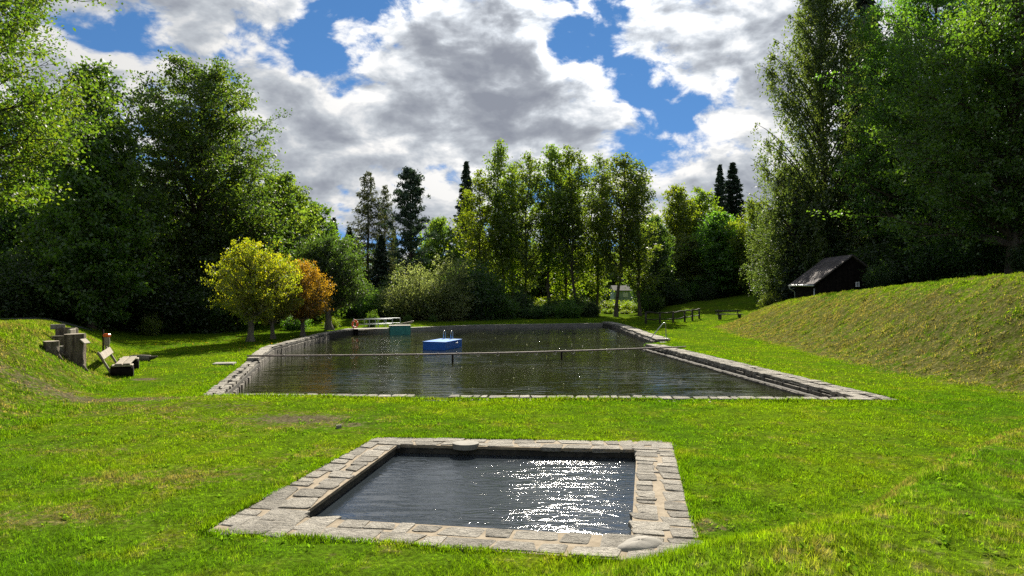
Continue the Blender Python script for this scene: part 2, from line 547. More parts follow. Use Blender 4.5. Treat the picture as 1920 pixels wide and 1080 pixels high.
leaf_mat('needle_pine', (0.025, 0.053, 0.033), (0.043, 0.077, 0.043), (0.069, 0.107, 0.050), 0.9, (1, 1, 0.7), 0.04, 0.25)
leaf_mat('needle_larch', (0.043, 0.062, 0.027), (0.073, 0.092, 0.035), (0.115, 0.125, 0.048), 1.3, (1.05, 1, 0.6), 0.03, 0.35)

plain('bark', (0.045, 0.035, 0.026), (0.11, 0.09, 0.07), 5.0, 0.95, 0.8, 0.03, stretch=(1, 1, 0.25))
plain('bark_grey', (0.09, 0.08, 0.065), (0.20, 0.175, 0.14), 5.0, 0.95, 0.7, 0.03, stretch=(1, 1, 0.25))
m, t = new_mat('stone')
sp = pos(t)
n1 = noise(t, 4.5, 5.0, 0.7, sp)
n2 = noise(t, 26.0, 4.0, 0.75, sp)
n3 = noise(t, 90.0, 2.0, 0.6, sp)
c = mixc(t, smooth(t, n1, 0.3, 0.7), (0.20, 0.182, 0.150), (0.35, 0.322, 0.272))
c = mixc(t, smooth(t, n2, 0.50, 0.68, 0.0, 0.75), c, (0.11, 0.10, 0.082))
c = mixc(t, smooth(t, n3, 0.5, 0.7, 0.0, 0.6), c, (0.46, 0.44, 0.40))
c = nd(t, 'ShaderNodeHueSaturation', {'Value': mth(t, 'MULTIPLY_ADD', nd(t, 'ShaderNodeObjectInfo').outputs['Random'], 0.5, 0.72), 'Color': c}).outputs[0]
hgt = mth(t, 'ADD', mth(t, 'MULTIPLY', n2, 1.0), mth(t, 'MULTIPLY', n1, 2.2))
out(t, principled(t, c, 0.93, bump(t, hgt, 1.0, 0.035), 0.15))
plain('mortar', (0.20, 0.158, 0.104), (0.30, 0.245, 0.172), 7.0, 0.95, 0.5, 0.01, world=True)
plain('wall_stone', (0.085, 0.076, 0.062), (0.20, 0.18, 0.148), 5.0, 0.92, 0.9, 0.03, world=True)
plain('pool_wall_dark', (0.030, 0.028, 0.023), (0.075, 0.068, 0.054), 5.0, 0.9, 0.6, 0.02, world=True)
plain('concrete', (0.19, 0.178, 0.152), (0.28, 0.262, 0.228), 3.0, 0.9, 0.5, 0.01, world=True)
plain('asphalt', (0.040, 0.040, 0.042), (0.065, 0.064, 0.062), 18.0, 0.9, 0.5, 0.01, world=True)
plain('old_wood', (0.16, 0.135, 0.10), (0.33, 0.29, 0.225), 8.0, 0.85, 0.6, 0.01, stretch=(1, 1, 0.2))
plain('stump_side', (0.060, 0.045, 0.030), (0.235, 0.190, 0.135), 13.0, 0.9, 1.0, 0.06, stretch=(1, 1, 0.12))
plain('cut_wood', (0.24, 0.205, 0.15), (0.38, 0.33, 0.25), 7.0, 0.8, 0.4, 0.01)
plain('dark_wood', (0.007, 0.0055, 0.005), (0.018, 0.014, 0.012), 7.0, 0.9, 0.5, 0.01, spec=0.08)
plain('fence_wood', (0.030, 0.026, 0.022), (0.085, 0.075, 0.062), 7.0, 0.85, 0.6, 0.01)
plain('steel', (0.42, 0.43, 0.44), (0.58, 0.59, 0.60), 14.0, 0.35, 0.1, 0.003, metal=0.85, spec=0.5)
plain('galvanised', (0.33, 0.35, 0.36), (0.46, 0.48, 0.49), 12.0, 0.5, 0.1, 0.003, metal=0.5, spec=0.5)
plain('blue_paint', (0.010, 0.105, 0.46), (0.016, 0.135, 0.53), 3.0, 0.42, 0.12, 0.005, spec=0.45)
plain('blue_deck', (0.030, 0.16, 0.50), (0.045, 0.19, 0.54), 4.0, 0.75, 0.15, 0.004, spec=0.15)
plain('teal_paint', (0.030, 0.210, 0.175), (0.050, 0.260, 0.215), 4.0, 0.45, 0.15, 0.005, spec=0.4)
plain('orange_plastic', (0.70, 0.095, 0.012), (0.80, 0.125, 0.016), 5.0, 0.42, 0.1, 0.003, spec=0.45)
plain('white_plastic', (0.68, 0.68, 0.66), (0.80, 0.80, 0.78), 6.0, 0.5, 0.1, 0.003, spec=0.4)
plain('rope_grey', (0.34, 0.31, 0.27), (0.50, 0.46, 0.41), 9.0, 0.7, 0.2, 0.004, world=True)
plain('pole_wood', (0.16, 0.12, 0.10), (0.34, 0.275, 0.235), 3.0, 0.7, 0.3, 0.006, world=True)
plain('roof_felt', (0.060, 0.050, 0.052), (0.120, 0.102, 0.098), 1.3, 0.95, 0.4, 0.02)
plain('deck_board', (0.26, 0.235, 0.19), (0.38, 0.345, 0.29), 6.0, 0.8, 0.4, 0.006)
plain('pale_board', (0.25, 0.33, 0.29), (0.38, 0.45, 0.40), 2.0, 0.8, 0.3, 0.01)
plain('black_paint', (0.02, 0.02, 0.02), (0.03, 0.03, 0.03), 6.0, 0.6, 0.1, 0.002)


def water_mat(name, base, sx, sy, scale, dist, fine_dist, rough=0.02, ior=1.36):
    m, t = new_mat(name)
    p = vmth(t, 'MULTIPLY', pos(t), (sx, sy, 0.0))
    warp = nd(t, 'ShaderNodeTexNoise', {'Vector': p, 'Scale': scale * 0.3, 'Detail': 1.0})
    p2 = vmth(t, 'ADD', p, vmth(t, 'MULTIPLY', warp.outputs['Color'], (0.9, 0.9, 0)))
    h = noise(t, scale, 2.0, 0.45, p2)
    calm = smooth(t, noise(t, 0.22, 2.0, 0.5, pos(t)), 0.38, 0.62, 0.30, 1.4)
    b1 = nd(t, 'ShaderNodeBump', {'Strength': 1.0, 'Distance': dist, 'Height': mth(t, 'MULTIPLY', h, calm)})
    b2 = nd(t, 'ShaderNodeBump', {'Strength': 1.0, 'Distance': fine_dist, 'Height': noise(t, scale * 3.7, 2.0, 0.5, p2), 'Normal': b1.outputs[0]})
    n = nd(t, 'ShaderNodeBsdfPrincipled', {'Base Color': base + (1,), 'Roughness': rough, 'IOR': ior, 'Specular IOR Level': 0.5, 'Normal': b2.outputs[0]})
    out(t, n.outputs[0])


water_mat('pool_water', (0.018, 0.021, 0.008), 0.50, 1.6, 2.4, 0.036, 0.006, 0.02)
water_mat('paddling_water', (0.022, 0.028, 0.033), 0.60, 1.7, 7.5, 0.0122, 0.0024, 0.06, 1.45)

# ------------------------------------------------------------------ pools: outlines
WATER_Z = -0.29
SMALL_Z = -0.165
A_, B_, C_ = (-8.25, 18.0), (9.95, 17.3), (7.85, 34.9)
L_, K_, J_, I_ = (-10.5, 27.0), (-11.8, 32.3), (-12.1, 43.0), (-11.5, 48.2)
MAIN = [A_, B_, C_, (7.0, 36.1), (8.75, 37.6), (8.95, 55.0), (8.5, 58.8), (-3.0, 55.6), (-8.0, 51.6), I_, J_, K_, L_]
SM_IN = [(-2.65, 8.47), (1.36, 7.80), (2.20, 12.05), (-2.08, 12.46)]      # near left, near right, far right, far left
SM_OUT = [(-3.62, 7.98), (1.98, 6.98), (3.02, 12.68), (-2.62, 13.10)]

# ------------------------------------------------------------------ ground
def axis(fine0, fine1, step, lo, hi, grow=1.22):
    a = list(np.arange(fine0, fine1 + 1e-6, step))
    s, x = step, fine1
    while x < hi:
        s = min(s * grow, 40)
        x += s
        a.append(x)
    s, x = step, fine0
    while x > lo:
        s = min(s * grow, 40)
        x -= s
        a.insert(0, x)
    return np.array(a)


def bare_at(x, y):
    r = np.zeros(np.broadcast(x, y).shape)
    for (bx, by, rx, ry, w) in ((-10.2, 17.3, 3.6, 0.7, 0.78), (-4.6, 15.0, 1.3, 0.6, 0.95), (-12.1, 17.0, 1.6, 0.6, 0.65), (-6.8, 16.2, 1.6, .5, .5),
                                (-11.6, 21.6, 0.45, 0.35, 1.2), (-3.4, 14.4, 0.6, 0.3, 0.8), (22.5, 36.0, 2.0, 1.6, 1.1), (-14.6, 22.3, 0.8, 0.6, 0.6), (-13.6, 20.6, 0.6, .5, .7),
                                (2.35, 8.1, 0.35, 0.35, 0.7), (-3.1, 10.5, .5, .3, .4)):
        r = np.maximum(r, w * np.exp(-((x - bx) / rx) ** 2 - ((y - by) / ry) ** 2))
    return r


def dry_at(x, y):
    s = (x - right_foot(y))
    d = 0.72 * sm((s + 0.3) / 1.0) * (1 - 0.5 * sm((s - 3.4) / 2.2))
    d = np.where(y > 62, 0.1, d)
    s2 = (left_foot(y) - x)
    d = np.maximum(d, 0.42 * sm((s2 + .3) / 1.5) * (y < 30))
    e = near_crest(x) - y
    d = np.maximum(d, 0.70 * np.exp(-((e - 1.25) / 0.45) ** 2) * sm((x - 0.2) / 1.5))
    d = np.maximum(d, 0.18 * sm(e / 2.0))
    for (bx, by, rx, ry, w) in ((-5.2, 10.2, 1.6, .6, .65), (-6.0, 8.4, 1.5, .5, .6), (-7.5, 12.0, 1.4, .6, .45), (-3.6, 11.6, .7, .5, .4), (-9, 15.8, 3, 1.2, .45), (-5, 14.6, 2.4, 1.0, .55)):
        d = np.maximum(d, w * np.exp(-((x - bx) / rx) ** 2 - ((y - by) / ry) ** 2))
    return d


xs = axis(-18, 22, 0.25, -420, 420)
ys = axis(2.5, 62, 0.25, -120, 900)
GX, GY = np.meshgrid(xs, ys)
GZ = terr(GX, GY)
sd1 = poly_sd(GX, GY, MAIN)
sd2 = poly_sd(GX, GY, SM_OUT)
GZ = np.where(sd1 < -0.22, -1.6, GZ - 0.05 * np.exp(-np.clip(sd1, 0, 9) / 0.4))
GZ = np.where(sd2 < -0.30, -1.2, np.where(sd2 < 0.0, np.minimum(GZ, -0.05), GZ))
nx, ny = len(xs), len(ys)
ii = (np.arange(ny - 1)[:, None] * nx + np.arange(nx - 1)[None, :]).ravel()
gf = np.stack([ii, ii + 1, ii + nx + 1, ii + nx], -1)
gv = np.stack([GX.ravel(), GY.ravel(), GZ.ravel()], -1)
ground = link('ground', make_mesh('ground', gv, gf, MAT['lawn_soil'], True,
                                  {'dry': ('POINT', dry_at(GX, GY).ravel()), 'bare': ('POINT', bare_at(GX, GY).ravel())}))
tag(ground, 'sunlit mown lawn with grassy banks around the pools', None, None, 'structure')

# asphalt path on top of the left bank
pp = [(-40, 26.0), (-32, 28.5), (-27, 30.5), (-24.2, 33.5), (-24.4, 37.0), (-28, 40.5), (-36, 43)]
pv, pf = [], []
for i, (x, y) in enumerate(pp):
    a = np.array(pp[max(i - 1, 0)])
    b = np.array(pp[min(i + 1, len(pp) - 1)])
    dd = (b - a) / np.linalg.norm(b - a)
    nn = np.array([-dd[1], dd[0]])
    for k in range(7):
        q = np.array([x, y]) + nn * (k / 6 * 3.2 - 1.6)
        pv.append((q[0], q[1], tz(q[0], q[1]) + 0.035))
    if i:
        for k in range(6):
            b0 = (i - 1) * 7 + k
            pf.append((b0, b0 + 7, b0 + 8, b0 + 1))
path = link('path', make_mesh('path', pv, pf, MAT['asphalt'], True))
tag(path, 'dark asphalt path on top of the left bank', None, None, 'structure')

# water
wp = [(-9.5, 17.6), (9.9, 17.35), (7.6, 34.9), (8.6, 36.0), (8.6, 58.7), (-3.0, 55.5), (-8.0, 51.5), (-11.4, 48.0), (-12.0, 43.0), (-11.7, 32.3), (-10.4, 27.0), (-8.2, 17.8)]
wo_ = MB()
wo_.add([(x, y, WATER_Z) for x, y in wp], [tuple(range(len(wp)))])
w1 = wo_.build('pool_water', MAT['pool_water'])
tag(w1, 'dark greenish water of the large swimming pool', None, None, 'structure')
ws = MB()
ws.add([((a[0] + b[0]) / 2, (a[1] + b[1]) / 2, SMALL_Z) for a, b in zip(SM_IN, SM_OUT)], [(0, 1, 2, 3)])
w2 = ws.build('paddling_pool_water', MAT['paddling_water'])
tag(w2, 'rippled silvery water of the small paddling pool', None, None, 'structure')

# ------------------------------------------------------------------ stones
def stone_proto(seed, name, mat):
    r = np.random.default_rng(seed)
    k = 4
    g = np.array([-0.5, -0.40, 0.40, 0.5])
    cj = r.uniform(-0.16, 0.07, (2, 2, 2)) * np.sign(np.array([[[-1, -1], [-1, 1]], [[1, -1], [1, 1]]]))
    idx, v = {}, []
    for a in range(k):
        for b in range(k):
            for c_ in range(k):
                if all(q in (1, 2) for q in (a, b, c_)):
                    continue
                p = np.array([g[a], g[b], g[c_]])
                u, w_ = p[0] + .5, p[1] + .5
                off = (cj[0, 0] * (1 - u) * (1 - w_) + cj[1, 0] * u * (1 - w_) + cj[0, 1] * (1 - u) * w_ + cj[1, 1] * u * w_)
                nout = sum(q in (0, 3) for q in (a, b, c_))
                if nout >= 2:
                    p = p * (0.965 if nout == 2 else 0.935)
                p[:2] += off
                p += r.uniform(-1, 1, 3) * np.array([0.03, 0.03, 0.035])
                idx[a, b, c_] = len(v)
                v.append(p)
    f = []
    for ax in range(3):
        for side in (0, 3):
            for i in range(3):
                for j in range(3):
                    q = []
                    for (di, dj) in ((0, 0), (1, 0), (1, 1), (0, 1)):
                        key = [0, 0, 0]
                        key[ax] = side
                        o = [x for x in range(3) if x != ax]
                        key[o[0]], key[o[1]] = i + di, j + dj
                        q.append(idx[tuple(key)])
                    flip = (side == 0) ^ (ax == 1)
                    f.append(tuple(q[::-1]) if flip else tuple(q))
    return make_mesh(name, np.array(v), f, mat)


STONES = [stone_proto(100 + i, 'stone', MAT['stone']) for i in range(10)]
FACE_STONES = [stone_proto(200 + i, 'face_stone', MAT['wall_stone']) for i in range(8)]
SRNG = random.Random(5)


def put_stone(parent, c, s, rz, face=False, rx=0.0, name='stone'):
    me = SRNG.choice(FACE_STONES if face else STONES)
    return link(name, me, parent, c, (rx + SRNG.uniform(-.010, .010), SRNG.uniform(-.010, .010), rz + (math.pi if SRNG.random() < .5 else 0)), s)


def stone_run(parent, p0, p1, q0, q1, z, rows, length, thick=0.16, gap=0.04, jit=0.005):
    """Coping stones between edge line p (outer) and q (inner)."""
    p0, p1, q0, q1 = map(np.array, (p0, p1, q0, q1))
    L = np.linalg.norm(p1 - p0)
    split = {1: [0, 1], 2: [0, SRNG.uniform(.46, .54), 1], 3: [0, .34, .67, 1]}[rows]
    for r in range(rows):
        s = 0.0
        while s < L - 0.05:
            l = length * SRNG.uniform(0.5, 1.55)
            if L - s - l < length * 0.5:
                l = L - s
            u0, u1 = s / L, (s + l) / L
            um = (u0 + u1) / 2
            a = split[r] + (SRNG.uniform(-.11, .11) if r else SRNG.uniform(-.03, .05))
            b = split[r + 1] + (SRNG.uniform(-.11, .11) if r < rows - 1 else SRNG.uniform(-.04, .02))
            po, qo = p0 + (p1 - p0) * um, q0 + (q1 - q0) * um
            c = po + (qo - po) * (a + b) / 2
            w = np.linalg.norm(qo - po) * (b - a)
            # the run's local length (edges may differ)
            dl = ((p0 + (p1 - p0) * u1) - (p0 + (p1 - p0) * u0)) * (1 - (a + b) / 2) + ((q1 - q0) * (u1 - u0)) * (a + b) / 2
            ang = math.atan2(dl[1], dl[0])
            put_stone(parent, (c[0], c[1], z - thick / 2 + SRNG.uniform(-jit, jit)), (np.linalg.norm(dl) - gap * .6, w - gap * SRNG.uniform(.6, 2.0), thick), ang)
            s += l


def face_run(parent, q0, q1, z0, z1, inward, length, depth=0.14):
    q0, q1 = np.array(q0), np.array(q1)
    L = np.linalg.norm(q1 - q0)
    d = (q1 - q0) / L
    ang = math.atan2(d[1], d[0])
    s = 0.0
    while s < L - 0.05:
        l = length * SRNG.uniform(0.6, 1.5)
        if L - s - l < length * .4:
            l = L - s
        c = q0 + d * (s + l / 2) + np.array(inward) * SRNG.uniform(-0.02, 0.015)
        put_stone(parent, (c[0], c[1], (z0 + z1) / 2), (l - 0.02, depth, (z1 - z0) - 0.015), ang, True, name='face_stone')
        s += l


def quad_wall(mb, a, b, c, d, zt, zb):
    """Solid between zb and zt over the quadrilateral a, b, c, d."""
    q = (a, b, c, d)
    mb.add([(p[0], p[1], zt) for p in q] + [(p[0], p[1], zb) for p in q],
           [(0, 1, 2, 3), (0, 4, 5, 1), (1, 5, 6, 2), (2, 6, 7, 3), (3, 7, 4, 0), (7, 6, 5, 4)])


# small paddling pool
edge = MB()
for i in range(4):
    j = (i + 1) % 4
    quad_wall(edge, SM_OUT[i], SM_OUT[j], SM_IN[j], SM_IN[i], -0.006 - 0.001 * i, -0.055)
pe = edge.build('paddling_pool_edge', MAT['mortar'])
tag(pe, 'square edge of grey stones in sandy mortar around the small paddling pool', 'pool edge')
basin = MB()
cen = np.mean(SM_IN, axis=0)
ins = [tuple(np.array(p) + (cen - np.array(p)) * -0.012) for p in SM_IN]
for i in range(4):
    j = (i + 1) % 4
    quad_wall(basin, SM_OUT[i], SM_OUT[j], ins[j], ins[i], -0.058, -1.1)
bo = basin.build('basin_wall', MAT['pool_wall_dark'], pe)


def lerp2(a, b, u):
    return (a[0] + (b[0] - a[0]) * u, a[1] + (b[1] - a[1]) * u)


stone_run(pe, SM_OUT[0], SM_OUT[1], lerp2(SM_IN[0], SM_OUT[0], 0.0), SM_IN[1], 0.003, 2, 0.48, 0.075)
stone_run(pe, SM_OUT[3], SM_OUT[2], SM_IN[3], SM_IN[2], 0.003, 2, 0.44, 0.075)
stone_run(pe, SM_OUT[3], SM_OUT[0], SM_IN[3], SM_IN[0], 0.006, 2, 0.42, 0.075)
stone_run(pe, SM_OUT[2], SM_OUT[1], SM_IN[2], SM_IN[1], 0.006, 2, 0.33, 0.075)
# round slab over the inlet
ra = [(-0.84 + 0.24 * math.cos(a), 12.42 + 0.20 * math.sin(a)) for a in np.linspace(0, 2 * math.pi, 25)[:-1]]
rs = MB()
rs.prism(ra, -0.06, 0.035)
rs.build('round_slab', MAT['concrete'], pe)
# pale boulder at the near right corner
bv_, bf_ = [], []
for j in range(9):
    th = j / 8 * math.pi
    for i in range(16):
        a_ = i / 16 * 2 * math.pi
        rr_ = 1 + .10 * math.sin(2 * a_ + 1) * math.sin(th) + .07 * math.sin(3 * a_ + 2 + th * 2) + .04 * math.sin(5 * a_ + 4 * th)
        bv_.append((.30 * rr_ * math.sin(th) * math.cos(a_), .21 * rr_ * math.sin(th) * math.sin(a_), .085 * rr_ * math.cos(th)))
        if j:
            bf_.append(((j - 1) * 16 + i, j * 16 + i, j * 16 + (i + 1) % 16, (j - 1) * 16 + (i + 1) % 16))
tag(link('boulder', make_mesh('boulder', bv_, bf_, MAT['concrete'], True), None, (1.42, 7.56, -0.035), (0, 0, 0.5)), 'pale smooth boulder at the near right corner of the paddling pool', 'boulder')

# large pool walls
def offs(p0, p1, w):
    d = np.array(p1) - np.array(p0)
    d /= np.linalg.norm(d)
    n = np.array([-d[1], d[0]]) * w
    return tuple(np.array(p0) + n), tuple(np.array(p1) + n), n / abs(w)


# near edge (low row of stones, with a gap at the inlet)
nl, nr = (-8.1, 18.0), (9.2, 17.33)
wn = MB()
g0, g1 = lerp2(nl, nr, 0.318), lerp2(nl, nr, 0.372)
lo, ro = lerp2(nl, nr, 0.05), nr
for (a, b) in ((lo, g0), (g1, ro)):
    qa, qb, n_ = offs(a, b, 0.5)
    quad_wall(wn, a, b, qb, qa, -0.05, -1.2)
qa, qb, n_ = offs(g0, g1, 0.5)
quad_wall(wn, g0, g1, qb, qa, -0.62, -1.2)
wno = wn.build('pool_wall', MAT['mortar'])
tag(wno, 'low near edge of the large pool, a row of stones with an inlet gap', 'pool wall')
for (a, b) in ((lo, g0), (g1, ro)):
    qa, qb, n_ = offs(a, b, 0.5)
    stone_run(wno, a, b, qa, qb, 0.03, 1, 0.36, 0.2)

# right wall, near part: coping, upper course, ledge, lower course
q0, q1 = (9.02, 17.72), (7.0, 35.9)
wr = MB()
quad_wall(wr, B_, C_, q1, q0, -0.05, -0.5)
nrm = np.array([-(q1[1] - q0[1]), q1[0] - q0[0]])
nrm /= np.linalg.norm(nrm)
led0, led1 = tuple(np.array(q0) + nrm * 0.26), tuple(np.array(q1) + nrm * 0.26)
quad_wall(wr, (q0[0] + .1, q0[1]), (q1[0] + .1, q1[1]), led1, led0, -0.21, -1.2)
wro = wr.build('pool_wall', MAT['pool_wall_dark'])
tag(wro, 'long stone wall on the right side of the large pool, with a ledge', 'pool wall')
stone_run(wro, B_, C_, q0, q1, 0.02, 2, 0.38)
face_run(wro, q0, q1, -0.21, -0.10, nrm, 0.34)
face_run(wro, led0, led1, -0.46, -0.215, nrm, 0.32)

# left wall, near part of rough stones
la, lb, ln_ = offs(A_, L_, -0.52)
la = (la[0] + 0.06, la[1])
wl_ = MB()
quad_wall(wl_, A_, L_, lb, la, -0.05, -1.2)
wlo = wl_.build('pool_wall', MAT['pool_wall_dark'])
tag(wlo, 'rough stone wall at the near left side of the large pool', 'pool wall')
stone_run(wlo, A_, L_, la, lb, 0.03, 2, 0.34)
face_run(wlo, la, lb, -0.62, -0.14, ln_, 0.27)

# left wall, far part: paler slabs, one step higher
wf = MB()
pts = [L_, K_, J_, I_]
inn = [(-9.98, 26.9), (-11.25, 32.15), (-11.55, 43.0), (-11.0, 48.0)]
for i in range(3):
    quad_wall(wf, pts[i], pts[i + 1], inn[i + 1], inn[i], 0.08, -1.2)
wfo = wf.build('pool_wall', MAT['pool_wall_dark'])
tag(wfo, 'pale slab topped wall at the far left side of the large pool, beyond the step', 'pool wall')
for i in range(3):
    stone_run(wfo, pts[i], pts[i + 1], inn[i], inn[i + 1], 0.15, 1, 0.85, 0.15)
    if i < 2:
        face_run(wfo, inn[i], inn[i + 1], -0.62, 0.0, (0.1, 0), 0.5)

# right wall, far part of smooth slabs with steps beside it
wd = MB()
p0, p1, r0, r1 = (8.80, 38.0), (9.0, 55.0), (7.95, 38.0), (8.15, 55.2)
quad_wall(wd, p0, p1, r1, r0, 0.0, -1.2)
quad_wall(wd, p1, (8.6, 59.2), (7.7, 58.6), r1, -0.01, -1.2)
wdo = wd.build('pool_wall', MAT['pool_wall_dark'])
tag(wdo, 'smooth slab topped wall at the far right side of the large pool', 'pool wall')
stone_run(wdo, p0, p1, r0, r1, 0.12, 1, 1.1, 0.14)
stone_run(wdo, p1, (8.6, 59.2), r1, (7.7, 58.6), 0.12, 1, 1.1, 0.14)
face_run(wdo, r0, r1, -0.62, -0.03, (-1, 0), 0.6)
st = MB()
for k in range(3):
    st.box((8.3 - 0.32 * k, 36.9, -0.12 - 0.17 * k), (0.36, 1.6, 0.2), bev=0.02)
sto = st.build('pool_steps', MAT['concrete'])
tag(sto, 'worn concrete steps into the pool below the steel handrail', 'steps')

# far wall
wg = MB()
fp = [(8.5, 58.9), (-3.0, 55.7), (-8.0, 51.7), (-11.3, 48.4)]
fi = [(7.9, 58.3), (-2.9, 55.2), (-7.7, 51.2), (-11.0, 47.9)]
for i in range(3):
    quad_wall(wg, fp[i], fi[i], fi[i + 1], fp[i + 1], 0.02, -1.2)
wgo = wg.build('pool_wall', MAT['concrete'])
tag(wgo, 'grey concrete wall at the far end of the large pool', 'pool wall')

# ------------------------------------------------------------------ trees
def unit(v):
    return v / (np.linalg.norm(v, axis=-1, keepdims=True) + 1e-9)


def leaf_quads(c, s, rng, up=0.5, wid=0.62, direction=None, spread=1.0):
    n = len(c)
    nr = unit(rng.normal(size=(n, 3)) + np.array([0, 0, up]))
    d = rng.normal(size=(n, 3)) * spread
    if direction is not None:
        d = d + direction
    d = unit(d - nr * np.sum(d * nr, 1, keepdims=True))
    b = np.cross(nr, d)
    s = s[:, None]
    v = np.stack([c - d * s * .5, c + b * s * wid * .5 + nr * s * .09, c + d * s * .5, c - b * s * wid * .5 + nr * s * .09], 1)
    return v.reshape(-1, 3)


class TreeMesh:
    def __init__(self):
        self.tv, self.tf, self.n = [], [], 0
        self.lv, self.lr = [], []

    def tube(self, path, rad, k=5):
        v, f = tube_arrays(path, rad, k)
        self.tv.append(v)
        self.tf.append(f + self.n)
        self.n += len(v)

    def leaves(self, v, r):
        self.lv.append(v)
        self.lr.append(r)

    def finish(self, name, bark, leaf):
        tme = make_mesh(name + '_trunk', np.concatenate(self.tv), np.concatenate(self.tf), MAT[bark], True)
        v = np.concatenate(self.lv)
        f = np.arange(len(v)).reshape(-1, 4)
        cme = make_mesh(name + '_crown', v, f, MAT[leaf], False, {'lv': ('FACE', np.concatenate(self.lr))})
        return tme, cme


def bez(p0, p1, p2, n):
    t = np.linspace(0, 1, n)[:, None]
    return (1 - t) ** 2 * p0 + 2 * t * (1 - t) * p1 + t * t * p2


def broadleaf(name, seed, H, hb, env, n1, n2, nl, leaf, rc, flat=0.5, tr=0.25, rise=0.7, bark='bark', mat='leaf_oak', wob=0.012, low=0.0, ncl=3, open_=0.0,
              asym=1.0, up=0.6, weep=0.0, top=0.93, lean=(0, 0)):
    r = np.random.default_rng(seed)
    T = TreeMesh()
    n = 12
    zt = np.linspace(0, H * top, n)
    off = np.cumsum(r.normal(size=(n, 2)) * H * wob * 0.6, 0)
    off -= off[0]
    tp = np.column_stack([off + np.outer(zt / H, lean), zt])
    trad = tr * (1 - 0.9 * (zt / H) ** 0.9)
    trad[0] *= 1.5
    T.tube(np.vstack([[tp[0] - [0, 0, .4]], tp]), np.concatenate([[trad[0] * 1.15], trad]), 8)
    et, er = zip(*env)
    ph = r.uniform(0, 6.28, 4)

    def trunk_at(z):
        return np.array([I(z, zt, tp[:, 0]), I(z, zt, tp[:, 1]), z])
    grid = np.linspace(max(hb / H, et[0]), 0.985, 200)
    wgt = I(grid, et, er) + 0.15 * max(er)
    cdf = np.cumsum(wgt) / wgt.sum()
    cen, crad = [], []
    golden = 2.39996
    for i in range(n1):
        u = (i + r.uniform(0.2, 0.8)) / n1
        tt = I(u, cdf, grid)
        az = i * golden * 1.0 + r.normal() * 0.35
        mod = 1 + asym * (0.17 * math.sin(2 * az + ph[0] + tt * 4) + 0.13 * math.sin(3 * az + ph[1] - tt * 7) + 0.08 * math.sin(5 * az + ph[2] + tt * 13))
        R = I(tt, et, er) * mod * r.uniform(0.72, 1.06)
        if r.random() < open_:
            continue
        zt_ = tt * H
        zs = min(max(zt_ - R * rise * r.uniform(.7, 1.2), hb * 0.75), H * top * 0.99)
        p0 = trunk_at(zs)
        p2 = np.array([p0[0] * .5 + lean[0] * tt + R * math.cos(az), p0[1] * .5 + lean[1] * tt + R * math.sin(az), zt_])
        pm = p0 * 0.45 + p2 * 0.55 + np.array([0, 0, (zt_ - zs) * (0.12 if zt_ > zs else -0.2) + R * 0.06]) + r.normal(size=3) * R * 0.05
        br = bez(p0, pm, p2, 7)
        br[1:-1] += r.normal(size=(5, 3)) * R * 0.02
        r0 = max(0.018, min(I(zs, zt, trad) * 0.6, 0.03 + R * 0.022))
        T.tube(br, np.linspace(r0, 0.010, 7), 5)
        k2 = max(2, int(n2 * (0.5 + 0.5 * R / max(er)) + 0.5))
        ts = np.clip(np.linspace(0.25, 1.0, k2) + r.normal(size=k2) * 0.05, 0.15, 1)
        for t_ in ts:
            q = t_ * 6
            i0 = min(int(q), 5)
            s0 = br[i0] + (br[i0 + 1] - br[i0]) * (q - i0)
            dv = unit(unit(p2 - p0) * 0.7 + r.normal(size=3) * np.array([.75, .75, .5]) + np.array([0, 0, 0.18 - weep]))
            L = (0.16 + 0.24 * r.random()) * R + 0.25
            s1 = s0 + dv * L
            path = np.stack([s0, (s0 + s1) / 2 + r.normal(size=3) * L * 0.07, s1])
            if L > 0.5:
                T.tube(path, np.array([0.016, 0.011, 0.006]) * (1 + R * 0.08), 3)
            for k in range(ncl):
                w = (k + 1) / ncl
                cen.append(s0 + (s1 - s0) * w)
                crad.append(rc * r.uniform(0.65, 1.35))
        cen.append(p2)
        crad.append(rc)
    cen = np.array(cen)
    crad = np.array(crad)
    cnt = np.maximum(3, (nl * r.uniform(0.45, 1.55, len(cen))).astype(int))
    idx = np.repeat(np.arange(len(cen)), cnt)
    c = cen[idx] + r.normal(size=(len(idx), 3)) * crad[idx][:, None] * np.array([0.55, 0.55, 0.55 * flat])
    if low > 0:
        c[:, 2] = np.maximum(c[:, 2], low)
    s = leaf * r.uniform(0.65, 1.4, len(idx))
    cl = r.uniform(0, 1, len(cen))[idx]
    lvv = np.clip(0.55 * r.uniform(0, 1, len(idx)) + 0.45 * cl, 0, 1)
    T.leaves(leaf_quads(c, s, r, up), lvv)
    return T.finish(name, bark, mat)


